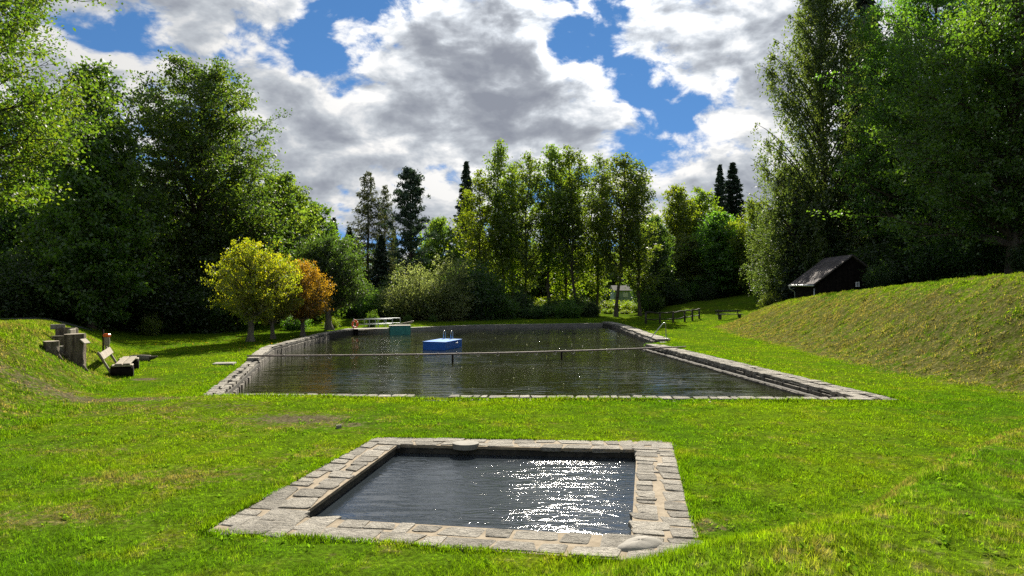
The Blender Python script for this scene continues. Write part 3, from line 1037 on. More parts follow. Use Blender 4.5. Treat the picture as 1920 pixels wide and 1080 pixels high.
def spruce(name, seed, H, R, hb, nwh, per, spray, tr=0.22, mat='needle_spruce', droop=0.35, bark='bark', shape=0.9, sl=0.42, sw=0.3, sparse=0.0, hang=0.6):
    r = np.random.default_rng(seed)
    T = TreeMesh()
    zt = np.linspace(0, H, 10)
    tp = np.column_stack([r.normal(size=(10, 2)) * 0.03, zt])
    T.tube(np.vstack([[tp[0] - [0, 0, .4]], tp]), np.concatenate([[tr * 1.2], tr * (1 - zt / H) + 0.012]), 7)
    cs, ds, ss = [], [], []
    for w in range(nwh):
        t_ = (w + r.uniform(0, .6)) / nwh
        z = hb + (H - hb) * t_ ** 0.95
        for k in range(per):
            if r.random() < sparse:
                continue
            z = min(hb + (H - hb) * np.clip(t_ + r.normal() * .012, 0, .99), H - .05)
            az = (k + r.uniform(-.3, .3)) / per * 2 * math.pi + w * 1.1
            L = R * (1 - (z - hb) / (H - hb)) ** shape * r.uniform(0.72, 1.1) + 0.18
            up = 0.5 * t_ - droop * (1 - t_)
            d = np.array([math.cos(az), math.sin(az), 0.0])
            p0 = np.array([0, 0, z])
            p2 = p0 + d * L + np.array([0, 0, up * L])
            pm = p0 + d * L * 0.5 + np.array([0, 0, (up * 0.5 + 0.10) * L])
            br = bez(p0, pm, p2 + np.array([0, 0, 0.06 * L]), 5)
            T.tube(br, np.linspace(0.012 + 0.012 * L, 0.006, 5), 3)
            n = max(4, int(spray * L / R * r.uniform(.8, 1.2)) + 3)
            q = r.uniform(0.12, 1.0, n) ** 0.8 * 4
            i0 = np.minimum(q.astype(int), 3)
            c = br[i0] + (br[i0 + 1] - br[i0]) * (q - i0)[:, None]
            side = np.array([-d[1], d[0], 0])
            wdt = (0.10 + 0.26 * L * (1 - q / 4 * 0.75))
            c = c + side * (r.uniform(-1, 1, n) * wdt)[:, None] + np.array([0, 0, -1]) * (np.abs(r.normal(size=n)) * 0.16 * hang)[:, None]
            cs.append(c)
            ds.append(np.tile(d, (n, 1)) * 0.8 + side * np.sign(r.normal(size=n))[:, None] * 0.8 + np.array([0, 0, -hang]) * r.uniform(0.2, 1.3, n)[:, None])
            ss.append(sl * r.uniform(0.6, 1.35, n))
    c, d, s = np.concatenate(cs), np.concatenate(ds), np.concatenate(ss)
    T.leaves(leaf_quads(c, s, r, 0.6, sw, d, 0.45), r.uniform(0, 1, len(c)))
    return T.finish(name, bark, mat)


def weeping(name, seed, H, hb, env, n1, n2, strands, leaf, tr=0.3, mat='leaf_birch', bark='bark', smax=3.2):
    r = np.random.default_rng(seed)
    T = TreeMesh()
    n = 12
    zt = np.linspace(0, H * .95, n)
    off = np.cumsum(r.normal(size=(n, 2)) * 0.12, 0)
    off -= off[0]
    tp = np.column_stack([off, zt])
    trad = tr * (1 - .92 * zt / H)
    T.tube(np.vstack([[tp[0] - [0, 0, .4]], tp]), np.concatenate([[trad[0] * 1.3], trad]), 8)
    et, er = zip(*env)
    cs, lvv = [], []
    for i in range(n1):
        tt = hb / H + (0.98 - hb / H) * (i + r.random()) / n1
        az = i * 2.39996 + r.normal() * .3
        R = I(tt, et, er) * r.uniform(0.6, 1.08) * (1 + .15 * math.sin(2 * az + seed))
        z1 = tt * H
        z0 = max(z1 - R * 1.3, hb * .6)
        p0 = np.array([I(z0, zt, tp[:, 0]), I(z0, zt, tp[:, 1]), z0])
        p2 = np.array([p0[0] + R * math.cos(az), p0[1] + R * math.sin(az), z1])
        pm = p0 * .5 + p2 * .5 + np.array([0, 0, R * .35])
        br = bez(p0, pm, p2, 7)
        T.tube(br, np.linspace(.025 + R * .012, .008, 7), 4)
        for j in range(n2):
            q = r.uniform(.25, 1.0) * 6
            i0 = min(int(q), 5)
            s0 = br[i0] + (br[i0 + 1] - br[i0]) * (q - i0)
            for k in range(strands):
                a2 = r.uniform(0, 6.28)
                L = r.uniform(.5, smax) * (0.5 + 0.5 * q / 6)
                o = np.array([math.cos(a2), math.sin(a2), 0]) * r.uniform(.15, .75)
                m_ = max(5, int(L / (leaf * .55)))
                w = np.linspace(0, 1, m_)[:, None]
                pth = s0 + o * np.sqrt(w) + np.array([0, 0, -1]) * (w ** 1.4) * L + r.normal(size=(m_, 3)) * leaf * .55
                cs.append(pth)
                lvv.append(np.clip(r.uniform(0, 1, m_) * .6 + .4 * r.random(), 0, 1))
    c = np.concatenate(cs)
    lvv = np.concatenate(lvv)
    s = leaf * r.uniform(.6, 1.35, len(c))
    T.leaves(leaf_quads(c, s, r, 0.1, .55, np.array([0, 0, -1.6])), lvv)
    return T.finish(name, bark, mat)


def pine(name, seed, H, R, hb, n1, nt, needle, tr=0.2, mat='needle_pine', bark='bark'):
    r = np.random.default_rng(seed)
    T = TreeMesh()
    zt = np.linspace(0, H * .97, 10)
    off = np.cumsum(r.normal(size=(10, 2)) * .06, 0)
    off -= off[0]
    tp = np.column_stack([off, zt])
    T.tube(np.vstack([[tp[0] - [0, 0, .4]], tp]), np.concatenate([[tr * 1.2], tr * (1 - .85 * zt / H)]), 7)
    cs = []
    for i in range(n1):
        t_ = (i + r.random()) / n1
        z = hb + (H - hb) * t_
        az = i * 2.39996 + r.normal() * .3
        L = R * (0.35 + 0.65 * math.sin(math.pi * min(1, .18 + .82 * (1 - t_)))) * r.uniform(.55, 1.12) * (0.35 + 0.65 * (1 - t_) ** .6)
        d = np.array([math.cos(az), math.sin(az), 0])
        p0 = np.array([I(z, zt, tp[:, 0]), I(z, zt, tp[:, 1]), z])
        p2 = p0 + d * L + np.array([0, 0, L * r.uniform(.05, .35)])
        br = bez(p0, p0 * .5 + p2 * .5 - np.array([0, 0, .12 * L]), p2, 5)
        T.tube(br, np.linspace(.02 + .014 * L, .008, 5), 4)
        for k in range(nt):
            q = min(1, r.uniform(.3, 1.08)) * 4
            i0 = min(int(q), 3)
            c = br[i0] + (br[i0 + 1] - br[i0]) * (q - i0) + r.normal(size=3) * np.array([.28, .28, .13]) * (0.4 + L * .25)
            cs.append(c + r.normal(size=(16, 3)) * np.array([.22, .22, .13]))
    c = np.concatenate(cs)
    s = needle * r.uniform(.6, 1.3, len(c))
    T.leaves(leaf_quads(c, s, r, .2, .3, np.array([0, 0, .8])), r.uniform(0, 1, len(c)))
    return T.finish(name, bark, mat)


def bush(name, seed, H, R, stems, ncl, nl, leaf, rc, mat='leaf_willow', bark='bark', dome=0.6, up=.4):
    r = np.random.default_rng(seed)
    T = TreeMesh()
    cen = []
    for i in range(stems):
        az = i * 2.39996 + r.normal() * .3
        u = math.sqrt((i + .5) / stems)
        rr = R * u * r.uniform(.8, 1.05)
        zz = H * (1 - dome * u ** 2.2) * r.uniform(.55, 1.05) * (1 + .12 * math.sin(2 * az + seed) + .1 * math.sin(3 * az + 2 * seed))
        p0 = np.array([.55 * R * u * math.cos(az), .55 * R * u * math.sin(az), -.2])
        p2 = np.array([rr * math.cos(az), rr * math.sin(az), zz])
        br = bez(p0, np.array([p2[0] * .62, p2[1] * .62, zz * .7]), p2, 7)
        T.tube(br, np.linspace(.015 + H * .004, .006, 7), 4)
        for k in range(ncl):
            q = r.uniform(.05, 1.0) * 6
            i0 = min(int(q), 5)
            cen.append(br[i0] + (br[i0 + 1] - br[i0]) * (q - i0) + r.normal(size=3) * R * np.array([.13, .13, .06]))
    cen = np.array(cen)
    idx = np.repeat(np.arange(len(cen)), np.maximum(3, (nl * r.uniform(.5, 1.5, len(cen))).astype(int)))
    c = cen[idx] + r.normal(size=(len(idx), 3)) * rc * np.array([.6, .6, .5])
    c[:, 2] = np.maximum(c[:, 2], .03)
    cl = r.uniform(0, 1, len(cen))[idx]
    T.leaves(leaf_quads(c, leaf * r.uniform(.6, 1.4, len(idx)), r, up, .55), np.clip(.5 * r.uniform(0, 1, len(idx)) + .5 * cl, 0, 1))
    return T.finish(name, bark, mat)


P = {}
P['beech'] = broadleaf('beech', 1, 19.5, 0.8, [(0, 3.8), (.12, 4.9), (.3, 5.6), (.5, 5.6), (.68, 5.1), (.82, 4.2), (.92, 2.7), (1, .8)], 190, 8, 26, .195, .56, .45, .42, .75, mat='leaf_beech')
P['ash'] = broadleaf('ash', 2, 16.5, 2.0, [(.08, 2.4), (.3, 3.3), (.5, 3.2), (.7, 2.5), (.85, 1.7), (1, .5)], 90, 7, 18, .24, .58, .7, .26, .9, mat='leaf_oak', open_=.08, asym=1.4)
P['hornbeam'] = broadleaf('hornbeam', 3, 13.0, .8, [(0, 1.8), (.2, 2.4), (.45, 2.3), (.7, 1.5), (.88, .7), (1, .2)], 84, 6, 18, .23, .48, .6, .2, .8, mat='leaf_oak')
P['near_maple'] = broadleaf('near_maple', 4, 19.0, 4.2, [(.2, 3.8), (.35, 5.2), (.55, 5.7), (.75, 4.7), (.9, 2.8), (1, .8)], 150, 8, 34, .135, .52, .55, .4, .6, mat='leaf_maple')
P['round_maple'] = broadleaf('round_maple', 5, 5.7, 1.5, [(.22, 1.2), (.36, 2.1), (.55, 2.45), (.75, 2.15), (.9, 1.35), (1, .5)], 84, 6, 15, .125, .27, .5, .24, .55, bark='bark_grey', mat='leaf_yellow', top=.75)
P['round_maple_b'] = broadleaf('round_maple_b', 6, 5.6, 1.4, [(.2, 1.3), (.36, 2.1), (.55, 2.3), (.75, 2.1), (.9, 1.4), (1, .5)], 90, 6, 18, .14, .29, .5, .26, .55, bark='bark_grey', mat='leaf_dark', top=.75)
P['alder_a'] = broadleaf('alder_a', 7, 18.5, 3.2, [(.15, .9), (.35, 1.7), (.6, 2.1), (.8, 1.7), (.93, 1.0), (1, .3)], 72, 6, 10, .26, .50, .8, .17, 1.0, mat='leaf_alder', open_=.10, asym=1.6, top=.97)
P['alder_b'] = broadleaf('alder_b', 8, 18.5, 4.6, [(.2, .8), (.4, 1.8), (.65, 2.3), (.85, 1.7), (.95, .9), (1, .25)], 70, 6, 10, .26, .50, .8, .18, 1.0, mat='leaf_alder', open_=.12, asym=1.8, top=.97)
P['alder_c'] = broadleaf('alder_c', 9, 18.0, 1.6, [(.06, 1.5), (.3, 2.2), (.55, 2.4), (.8, 1.7), (.93, 1.0), (1, .3)], 76, 6, 9, .26, .52, .8, .16, 1.0, mat='leaf_alder', open_=.06, asym=1.4, top=.97)
P['oak'] = broadleaf('oak', 10, 20.0, 2.2, [(.08, 3.6), (.25, 5.4), (.5, 6.0), (.7, 5.2), (.88, 3.4), (1, .8)], 180, 8, 27, .175, .50, .5, .4, .55, mat='leaf_oak', asym=1.5, open_=.08)
P['mid_tree'] = broadleaf('mid_tree', 11, 12.0, .6, [(0, 2.6), (.2, 3.2), (.45, 3.2), (.7, 2.5), (.88, 1.4), (1, .3)], 100, 6, 14, .29, .58, .6, .22, .8, mat='leaf_alder')
P['mid_tree_b'] = broadleaf('mid_tree_b', 12, 13.0, 1.0, [(.04, 2.2), (.25, 3.0), (.5, 2.9), (.72, 2.3), (.9, 1.3), (1, .3)], 96, 6, 13, .28, .56, .7, .2, .9, mat='leaf_bright', asym=1.5)
P['spruce'] = spruce('spruce', 13, 19.0, 3.2, .5, 56, 8, 62, sl=.5, sw=.34, hang=.9)
P['spruce_b'] = spruce('spruce_b', 14, 17.0, 3.0, .4, 50, 8, 60, droop=.5, sl=.5, sw=.34, hang=.9)
P['larch'] = spruce('larch', 15, 16.5, 3.4, 1.0, 40, 6, 60, mat='needle_larch', droop=.30, sl=.42, sw=.24, sparse=.15, hang=1.6, shape=.7)
P['pine'] = pine('pine', 16, 16.2, 3.4, 2.6, 60, 13, .46)
P['birch'] = weeping('birch', 17, 27.0, 3.0, [(.1, 3.6), (.25, 5.2), (.5, 5.4), (.7, 4.6), (.88, 3.0), (1, .8)], 130, 10, 4, .23, smax=3.6)
P['willow'] = bush('willow', 18, 5.6, 3.3, 84, 16, 16, .17, .36)
P['shrub'] = bush('shrub', 19, 4.6, 2.9, 84, 14, 15, .21, .42, mat='leaf_dark', dome=.35)
P['shrub_b'] = bush('shrub_b', 20, 3.0, 1.9, 54, 12, 13, .17, .32, mat='leaf_oak', dome=.4)
P['weed'] = bush('weed', 21, 1.1, .9, 40, 8, 10, .11, .16, mat='leaf_bright', dome=.3)


def add_tree(proto, name, label, cat, x, y, s=1.0, rz=0.0, sxy=None, group=None, mat=None, z=None):
    o = bpy.data.objects.new(name, None)
    o.empty_display_size = 0.3
    COL.objects.link(o)
    o.location = (x, y, tz(x, y) - 0.03 if z is None else z)
    o.rotation_euler = (0, 0, rz)
    w = (sxy or 1.0) * s
    o.scale = (w, w, s)
    tag(o, label, cat, group)
    tm, cm = P[proto]
    t1 = link('trunk' if cat == 'tree' else 'stems', tm, o)
    c1 = link('crown' if cat == 'tree' else 'foliage', cm, o)
    if mat:
        c1.material_slots[0].link = 'OBJECT'
        c1.material_slots[0].material = MAT[mat]
    return o


def tree_px(proto, name, label, px, d, top, H, rz=0.0, wide=1.0, group=None, mat=None, cat='tree'):
    """Stand a tree at image column px and distance d so that its top reaches row top."""
    x = at(px, d)
    z0 = tz(x, d)
    h = CAM_Z + (545 - top) / 1280.0 * d - z0
    s = h / H
    return add_tree(proto, name, label, cat, x, d, s, rz, wide, group, mat)


# left side
add_tree('near_maple', 'maple_tree', 'tall yellow-green maple cut off by the left edge of the photo', 'tree', -21.4, 24.0, 1.0, 0.4)
tree_px('ash', 'ash_tree', 'loose crowned tall tree between the edge maple and the broad beech', 165, 42, 105, 16.5, 1.0, 1.0)
tree_px('hornbeam', 'hornbeam_tree', 'pointed bright green tree in front of the broad beech', 172, 39.5, 212, 13.0, 0.3, .95)
tree_px('beech', 'beech_tree', 'broad dark green beech, largest tree on the left, foliage down to the lawn', 378, 51, 110, 19.5, 2.2, 1.0)
tree_px('mid_tree', 'hornbeam_tree', 'smaller green tree just right of the broad beech', 520, 57, 322, 12.0, 0.8, .95)
tree_px('mid_tree', 'hornbeam_tree', 'rounded green tree behind the dark round maple by the pool', 588, 64, 376, 12.0, 2.5, 1.0, mat='leaf_oak')
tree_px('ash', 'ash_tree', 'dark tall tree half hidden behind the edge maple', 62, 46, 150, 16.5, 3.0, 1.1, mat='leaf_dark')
for k, (px, d, top, lab) in enumerate([(15, 38, 470, 'dark shrub at the foot of the wood, at the left edge above the path'), (95, 43, 450, 'dark shrub behind the path, left of the pale gap in the wood'), (215, 44.5, 480, 'dark shrub above the shaded mound'),
                                       (300, 45.5, 500, 'dark shrub under the broad beech, left of its trunk'), (400, 46.5, 510, 'dark shrub under the broad beech, behind the yellow maple'), (150, 47, 430, 'tall dark shrub deep in the left wood')]):
    tree_px('shrub', 'shrub', lab, px, d, top, 4.6, k * 1.3, 1.15, 'dark shrubs at the edge of the left wood', cat='shrub')
tree_px('shrub_b', 'shrub', 'small bright shrub at the lawn edge right of the shaded mound', 283, 42.5, 585, 3.0, 1.0, .7, cat='shrub', mat='leaf_bright')
tree_px('shrub_b', 'shrub', 'low grey-green shrub behind the row of maple trunks', 555, 49, 585, 3.0, 2.0, 1.4, cat='shrub', mat='leaf_oak')
tree_px('shrub_b', 'shrub', 'low bright shrub behind the dark round maple', 622, 51, 592, 3.0, 2.6, 1.2, cat='shrub', mat='leaf_bright')
# row of round maples by the pool
tree_px('round_maple', 'maple_tree', 'yellow-green round maple, nearest of the row beside the pool', 470, 37.4, 448, 5.7, 0.2, .78)
tree_px('round_maple_b', 'maple_tree', 'round maple with yellow-orange leaves hidden behind the yellow-green one', 512, 39.6, 482, 5.6, 1.4, .62, mat='leaf_yellow')
tree_px('round_maple', 'maple_tree', 'small orange-leaved round maple, third in the row by the pool', 568, 42.2, 487, 5.7, 2.6, .74, mat='leaf_orange')
tree_px('round_maple_b', 'maple_tree', 'dark green round maple, farthest of the row by the pool', 618, 48.5, 442, 5.6, 0.9, .82)
# beyond the pool, left to right
tree_px('larch', 'larch_tree', 'loose drooping larch left of the pine', 690, 80, 320, 16.5, 0.5, 1.1)
tree_px('larch', 'larch_tree', 'thinner larch leaning on the left of the pine', 722, 84, 345, 16.5, 2.5, .8)
tree_px('pine', 'pine_tree', 'dark pine with spreading top beyond the pool', 768, 78, 320, 16.2, 0.7, .9)
tree_px('spruce_b', 'spruce_tree', 'dark spruce filling the gap below the larch', 715, 74, 440, 17.0, 0.7, 1.4)
tree_px('mid_tree', 'alder_tree', 'pale green tree right of the pine', 820, 88, 405, 12.0, 1.2, .9)
tree_px('spruce', 'spruce_tree', 'tall pointed dark spruce left of the alders', 874, 96, 302, 19.0, 1.2, .95)
tree_px('spruce_b', 'spruce_tree', 'short dark spruce left of the larch', 655, 92, 425, 17.0, .2, 1.3)
for k, (px, d, top, pr, wide, mt, lab) in enumerate([
        (905, 75, 318, 'alder_c', 1.15, 'leaf_bright', 'yellow-green alder at the left end of the tall group'),
        (943, 77, 264, 'alder_b', .9, None, 'tallest alder of the group, with a ragged top'),
        (985, 75, 285, 'alder_a', 1.0, None, 'slender alder right of the tallest one'),
        (1032, 77, 266, 'alder_b', 1.1, None, 'tall leafy alder in the middle of the group'),
        (1082, 76, 272, 'alder_b', 1.05, None, 'alder with bare lower trunk right of the middle of the group'),
        (1118, 79, 290, 'alder_a', .95, None, 'thin alder between the middle and the forked one'),
        (1155, 74, 284, 'alder_b', 1.15, None, 'alder with a straight dark trunk beside the bright gap'),
        (1200, 76, 300, 'alder_a', 1.2, None, 'rightmost alder of the tall group'),
        (960, 81, 310, 'alder_a', 1.0, 'leaf_bright', 'bright alder standing behind the tallest one'),
        (1060, 83, 300, 'alder_c', 1.0, 'leaf_bright', 'bright alder standing behind the middle of the group')]):
    tree_px(pr, 'alder_tree', lab, px, d, top, {'alder_a': 18.5, 'alder_b': 18.5, 'alder_c': 18.0}[pr], k * 1.7, wide, 'tall alders beyond the pool', mt)
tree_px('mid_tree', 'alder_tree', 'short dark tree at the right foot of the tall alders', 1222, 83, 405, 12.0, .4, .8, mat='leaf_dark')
tree_px('mid_tree_b', 'birch_tree', 'yellow-green tree right of the tall alders', 1272, 93, 345, 13.0, .2, .9)
tree_px('mid_tree_b', 'birch_tree', 'yellow-green tree left of the twin conifers', 1318, 96, 352, 13.0, 1.9, .9)
tree_px('mid_tree', 'willow_tree', 'dense grey-green bushy tree behind the rustic fence', 1355, 86, 395, 12.0, 2.9, 1.25, mat='leaf_oak')
tree_px('mid_tree', 'willow_tree', 'low green tree left of the dense bushy one', 1290, 88, 440, 12.0, 1.1, 1.1, mat='leaf_alder')
tree_px('spruce', 'spruce_tree', 'left one of the twin conifer tips above the bushy trees', 1350, 102, 308, 19.0, .3, .9)
tree_px('spruce', 'spruce_tree', 'right one of the twin conifer tips above the bushy trees', 1374, 104, 304, 19.0, 2.0, 1.35)
tree_px('mid_tree_b', 'birch_tree', 'yellow-green tree tucked against the weeping birch', 1418, 82, 372, 13.0, .9, .9)
# willow bushes and shrubs along the far bank
for k, (px, d, top, pr, H, wide, mt, lab) in enumerate([
        (775, 65, 494, 'willow', 5.6, 1.15, None, 'pale willow bush behind the steel railing'),
        (838, 64, 480, 'willow', 5.6, .95, None, 'tallest pale willow bush left of the alders'),
        (705, 67, 535, 'willow', 5.6, 1.0, 'leaf_oak', 'dark green bush between the round maples and the pale willows'),
        (890, 66, 485, 'shrub', 4.6, .8, None, 'dark tall shrub right of the pale willows'),
        (945, 67, 552, 'shrub', 4.6, 1.0, 'leaf_oak', 'dark shrub under the tallest alder'),
        (1005, 68, 568, 'shrub', 4.6, 1.5, None, 'dark shrub under the middle alders'),
        (1065, 69, 560, 'shrub', 4.6, 1.2, 'leaf_oak', 'dark shrub left of the bright gap'),
        (1108, 72, 562, 'shrub', 4.6, 1.0, None, 'narrow dark shrub beside the bright gap'),
        (1222, 80, 545, 'shrub', 4.6, 1.0, 'leaf_oak', 'dark shrub behind the left end of the rustic fence'),
        (1275, 82, 540, 'shrub', 4.6, 1.0, None, 'dark shrub behind the middle of the rustic fence'),
        (1325, 84, 530, 'shrub', 4.6, .9, None, 'dark shrub behind the right end of the rustic fence'),
        (1390, 86, 520, 'shrub', 4.6, .9, None, 'dark shrub above the wooden bench'),
        (1440, 70, 515, 'shrub', 4.6, .7, None, 'dark shrub below the weeping birch'),
        (865, 70, 500, 'shrub', 4.6, .9, 'leaf_oak', 'green shrub behind the tallest pale willow'),
        (918, 71, 530, 'shrub', 4.6, .9, 'leaf_oak', 'green shrub at the left end of the alders'),
        (975, 71, 540, 'shrub', 4.6, .8, None, 'dark shrub right below the tallest alder'),
        (1036, 72, 556, 'shrub', 4.6, 1.0, 'leaf_oak', 'green shrub in the middle below the alders'),
        (1085, 74, 550, 'shrub', 4.6, .9, None, 'dark shrub just left of the bright gap'),
        (1248, 84, 535, 'shrub', 4.6, .9, None, 'dark shrub between fence and short dark tree'),
        (1300, 86, 520, 'shrub', 4.6, .9, 'leaf_oak', 'green shrub below the low green tree'),
        (1352, 86, 525, 'shrub', 4.6, 1.0, None, 'dark shrub below the dense bushy tree'),
        (740, 71, 520, 'shrub', 4.6, 1.0, None, 'dark shrub left behind the pale willows'),
        (660, 70, 545, 'shrub', 4.6, 1.0, None, 'dark shrub right behind the dark round maple')]):
    tree_px(pr, 'bush' if pr == 'willow' else 'shrub', lab, px, d, top, H, k * 1.1, wide, 'bushes along the far bank', mt, 'shrub')
tree_px('shrub_b', 'shrub', 'small bright green shrub growing through the steel railing', 698, 53, 580, 3.0, .5, .6, cat='shrub', mat='leaf_oak')
tree_px('shrub_b', 'shrub', 'small leafy shrub in front of the pale willows', 765, 60.5, 588, 3.0, 1.5, .9, cat='shrub', mat='leaf_oak')
tree_px('shrub_b', 'shrub', 'low shrub right of the pale willows at the water', 812, 61, 588, 3.0, 2.5, .9, cat='shrub', mat='leaf_oak')
k = 0
for (px, d, top) in ((1112, 84, 574), (1130, 88, 566), (1148, 90, 562), (1166, 87, 566), (1184, 91, 562), (1202, 86, 568), (1140, 82, 578), (1172, 82, 580), (1222, 88, 568), (1000, 84, 560), (1030, 86, 556), (960, 85, 560), (1070, 85, 560)):
    tree_px('weed', 'shrub', 'bright green undergrowth in the sunny gap behind the alders', px, d, top, 1.1, k * 2.1, 1.6, 'undergrowth in the sunny gap', cat='shrub')
    k += 1
# right side
tree_px('birch', 'birch_tree', 'tall weeping birch with hanging strands at the edge of the right wood', 1548, 56, -60, 27.0, .6, 1.0)
tree_px('birch', 'birch_tree', 'shorter weeping birch at the left foot of the tall one', 1475, 60, 300, 27.0, 2.4, 1.6)
tree_px('spruce', 'spruce_tree', 'very tall dark spruce right of the weeping birch', 1622, 60, -60, 19.0, .9, .9)
tree_px('spruce_b', 'spruce_tree', 'dark spruce behind the hut', 1690, 57, 40, 17.0, 1.9, 1.0)
tree_px('spruce_b', 'spruce_tree', 'low dark spruce left of the hut', 1500, 57, 380, 17.0, .4, 1.3)
tree_px('oak', 'oak_tree', 'large green oak filling the right edge of the photo', 1905, 38, -160, 20.0, .5, .98)
tree_px('oak', 'oak_tree', 'green oak between the spruces and the one at the right edge', 1745, 49, -70, 20.0, 2.6, .85)
tree_px('oak', 'oak_tree', 'dark oak behind the hut roof', 1640, 54, 200, 20.0, 4.0, .9, mat='leaf_dark')
for k, (px, d, top, lab) in enumerate([(1600, 55, 440, 'dark shrub behind the hut'), (1690, 48, 430, 'dark shrub right of the hut'), (1760, 45, 440, 'dark shrub left of the bare earth patch'), (1870, 41, 430, 'dark shrub right of the bare earth patch'),
                                       (1950, 37, 440, 'dark shrub at the right edge above the bank'), (1545, 58, 470, 'dark shrub left behind the hut')]):
    tree_px('shrub', 'shrub', lab, px, d, top, 4.6, k * .9, 1.3, 'dark shrubs at the edge of the right wood', cat='shrub')
tree_px('shrub', 'shrub', 'added dark shrub standing in for the deep shade on the right half of the hut front', 1655, 44.5, 488, 4.6, 1.3, 1.0, 'dark shrubs at the edge of the right wood', cat='shrub')  # added shrub, hides the gable half that is lost in deep shade
tree_px('shrub_b', 'shrub', 'small pale shrub at the left end of the right bank', 1445, 57, 545, 3.0, .3, .8, cat='shrub', mat='leaf_alder')
for k, (px, d, top, pr, H, lab) in enumerate([
        (885, 94, 430, 'mid_tree', 12.0, 'pale tree showing low behind the left end of the alders'), (925, 98, 452, 'mid_tree_b', 13.0, 'sunlit tree showing between the left alder trunks'),
        (968, 95, 446, 'mid_tree', 12.0, 'green tree showing behind the tallest alder trunk'), (1008, 99, 455, 'mid_tree_b', 13.0, 'sunlit tree showing between the middle alder trunks'),
        (1050, 96, 450, 'mid_tree', 12.0, 'green tree showing right of the middle alder trunks'), (1095, 100, 452, 'mid_tree_b', 13.0, 'sunlit tree showing left of the straight dark trunk'),
        (1135, 122, 462, 'mid_tree', 12.0, 'tree above the left of the sunny gap'), (1175, 124, 455, 'mid_tree', 12.0, 'tree above the pale shed'), (1215, 120, 450, 'mid_tree_b', 13.0, 'tree above the right of the sunny gap'),
        (1245, 98, 430, 'mid_tree', 12.0, 'green tree behind the short dark one')]):
    tree_px(pr, 'broadleaf_tree', lab, px, d, top, H, k * 1.9, 1.15, 'trees showing behind the alders')
# deeper trees that nothing tells apart
wr_ = random.Random(3)
for (x0, x1, y0, y1, n, lab, grp_, protos) in (
        (-62, -26, 50, 78, 15, 'dark tree deep in the wood on the left', 'trees of the left wood', ('beech', 'spruce', 'ash', 'oak')),
        (40, 90, 66, 100, 16, 'dark tree deep in the wood on the right', 'trees of the right wood', ('oak', 'spruce', 'spruce_b', 'beech')),
        (-75, 0, 112, 150, 18, 'distant tree of the wood beyond the pool, left half', 'distant trees on the left', ('spruce', 'mid_tree', 'spruce_b', 'mid_tree_b')),
        (18, 100, 118, 160, 18, 'distant tree of the wood beyond the pool, right half', 'distant trees on the right', ('mid_tree', 'spruce_b', 'mid_tree_b', 'spruce'))):
    for k in range(n):
        x = x0 + (x1 - x0) * (k + wr_.random()) / n
        y = wr_.uniform(y0, y1)
        pr = protos[k % len(protos)]
        h = wr_.uniform(.8, 1.05) if y < 101 else wr_.uniform(.72, .95)
        if y < 101:
            h = h * 15.0 / {'beech': 19.5, 'spruce': 19.0, 'ash': 16.5, 'oak': 20.0, 'spruce_b': 17.0}[pr]
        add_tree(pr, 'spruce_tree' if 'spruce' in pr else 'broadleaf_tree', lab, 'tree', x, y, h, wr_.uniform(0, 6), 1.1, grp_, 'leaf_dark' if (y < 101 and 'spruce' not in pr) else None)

# ------------------------------------------------------------------ objects
def empty(name, loc, label, cat, rz=0.0, group=None):
    o = bpy.data.objects.new(name, None)
    o.empty_display_size = 0.2
    COL.objects.link(o)
    o.location = loc
    o.rotation_euler = (0, 0, rz)
    return tag(o, label, cat, group)


def arc(c, r, a0, a1, n, ax1, ax2):
    c, ax1, ax2 = map(np.array, (c, ax1, ax2))
    return [tuple(c + r * (math.cos(a) * ax1 + math.sin(a) * ax2)) for a in np.linspace(a0, a1, n)]


# blue raft
rf = empty('floating_raft', (-3.72, 36.75, WATER_Z), 'bright blue floating raft with two small ladder rails in the middle of the pool', 'raft', -0.31)
MB().box((0, 0, 0.13), (1.28, 2.34, 0.50), bev=0.03).build('hull', MAT['blue_paint'], rf)
for k in range(6):
    MB().box((0, -0.98 + 0.392 * k, 0.402), (1.30, 0.38, 0.04), bev=0.008).build('deck_board', MAT['blue_deck'], rf)
for xx in (-0.42, 0.02):
    rail = MB()
    loop = [(xx, 1.05, 0.40), (xx, 1.05, 0.70)] + arc((xx, 1.19, 0.72), 0.14, math.pi, 0, 9, (0, 1, 0), (0, 0, 1)) + [(xx, 1.33, 0.70), (xx, 1.33, -0.35)]
    rail.tube(loop, 0.02, 6)
    rail.build('ladder_rail', MAT['steel'], rf, True)
lr = MB()
for zz in (-0.28, -0.05, 0.18):
    lr.tube([(-0.42, 1.33, zz), (0.02, 1.33, zz)], 0.018, 6)
lr.build('ladder_rung', MAT['steel'], rf, True)
MB().tube([(0.645, 0.10, 0.29), (0.70, 0.11, 0.28), (0.70, 0.42, 0.28), (0.645, 0.43, 0.29)], 0.016, 6).build('grab_handle', MAT['steel'], rf, True)

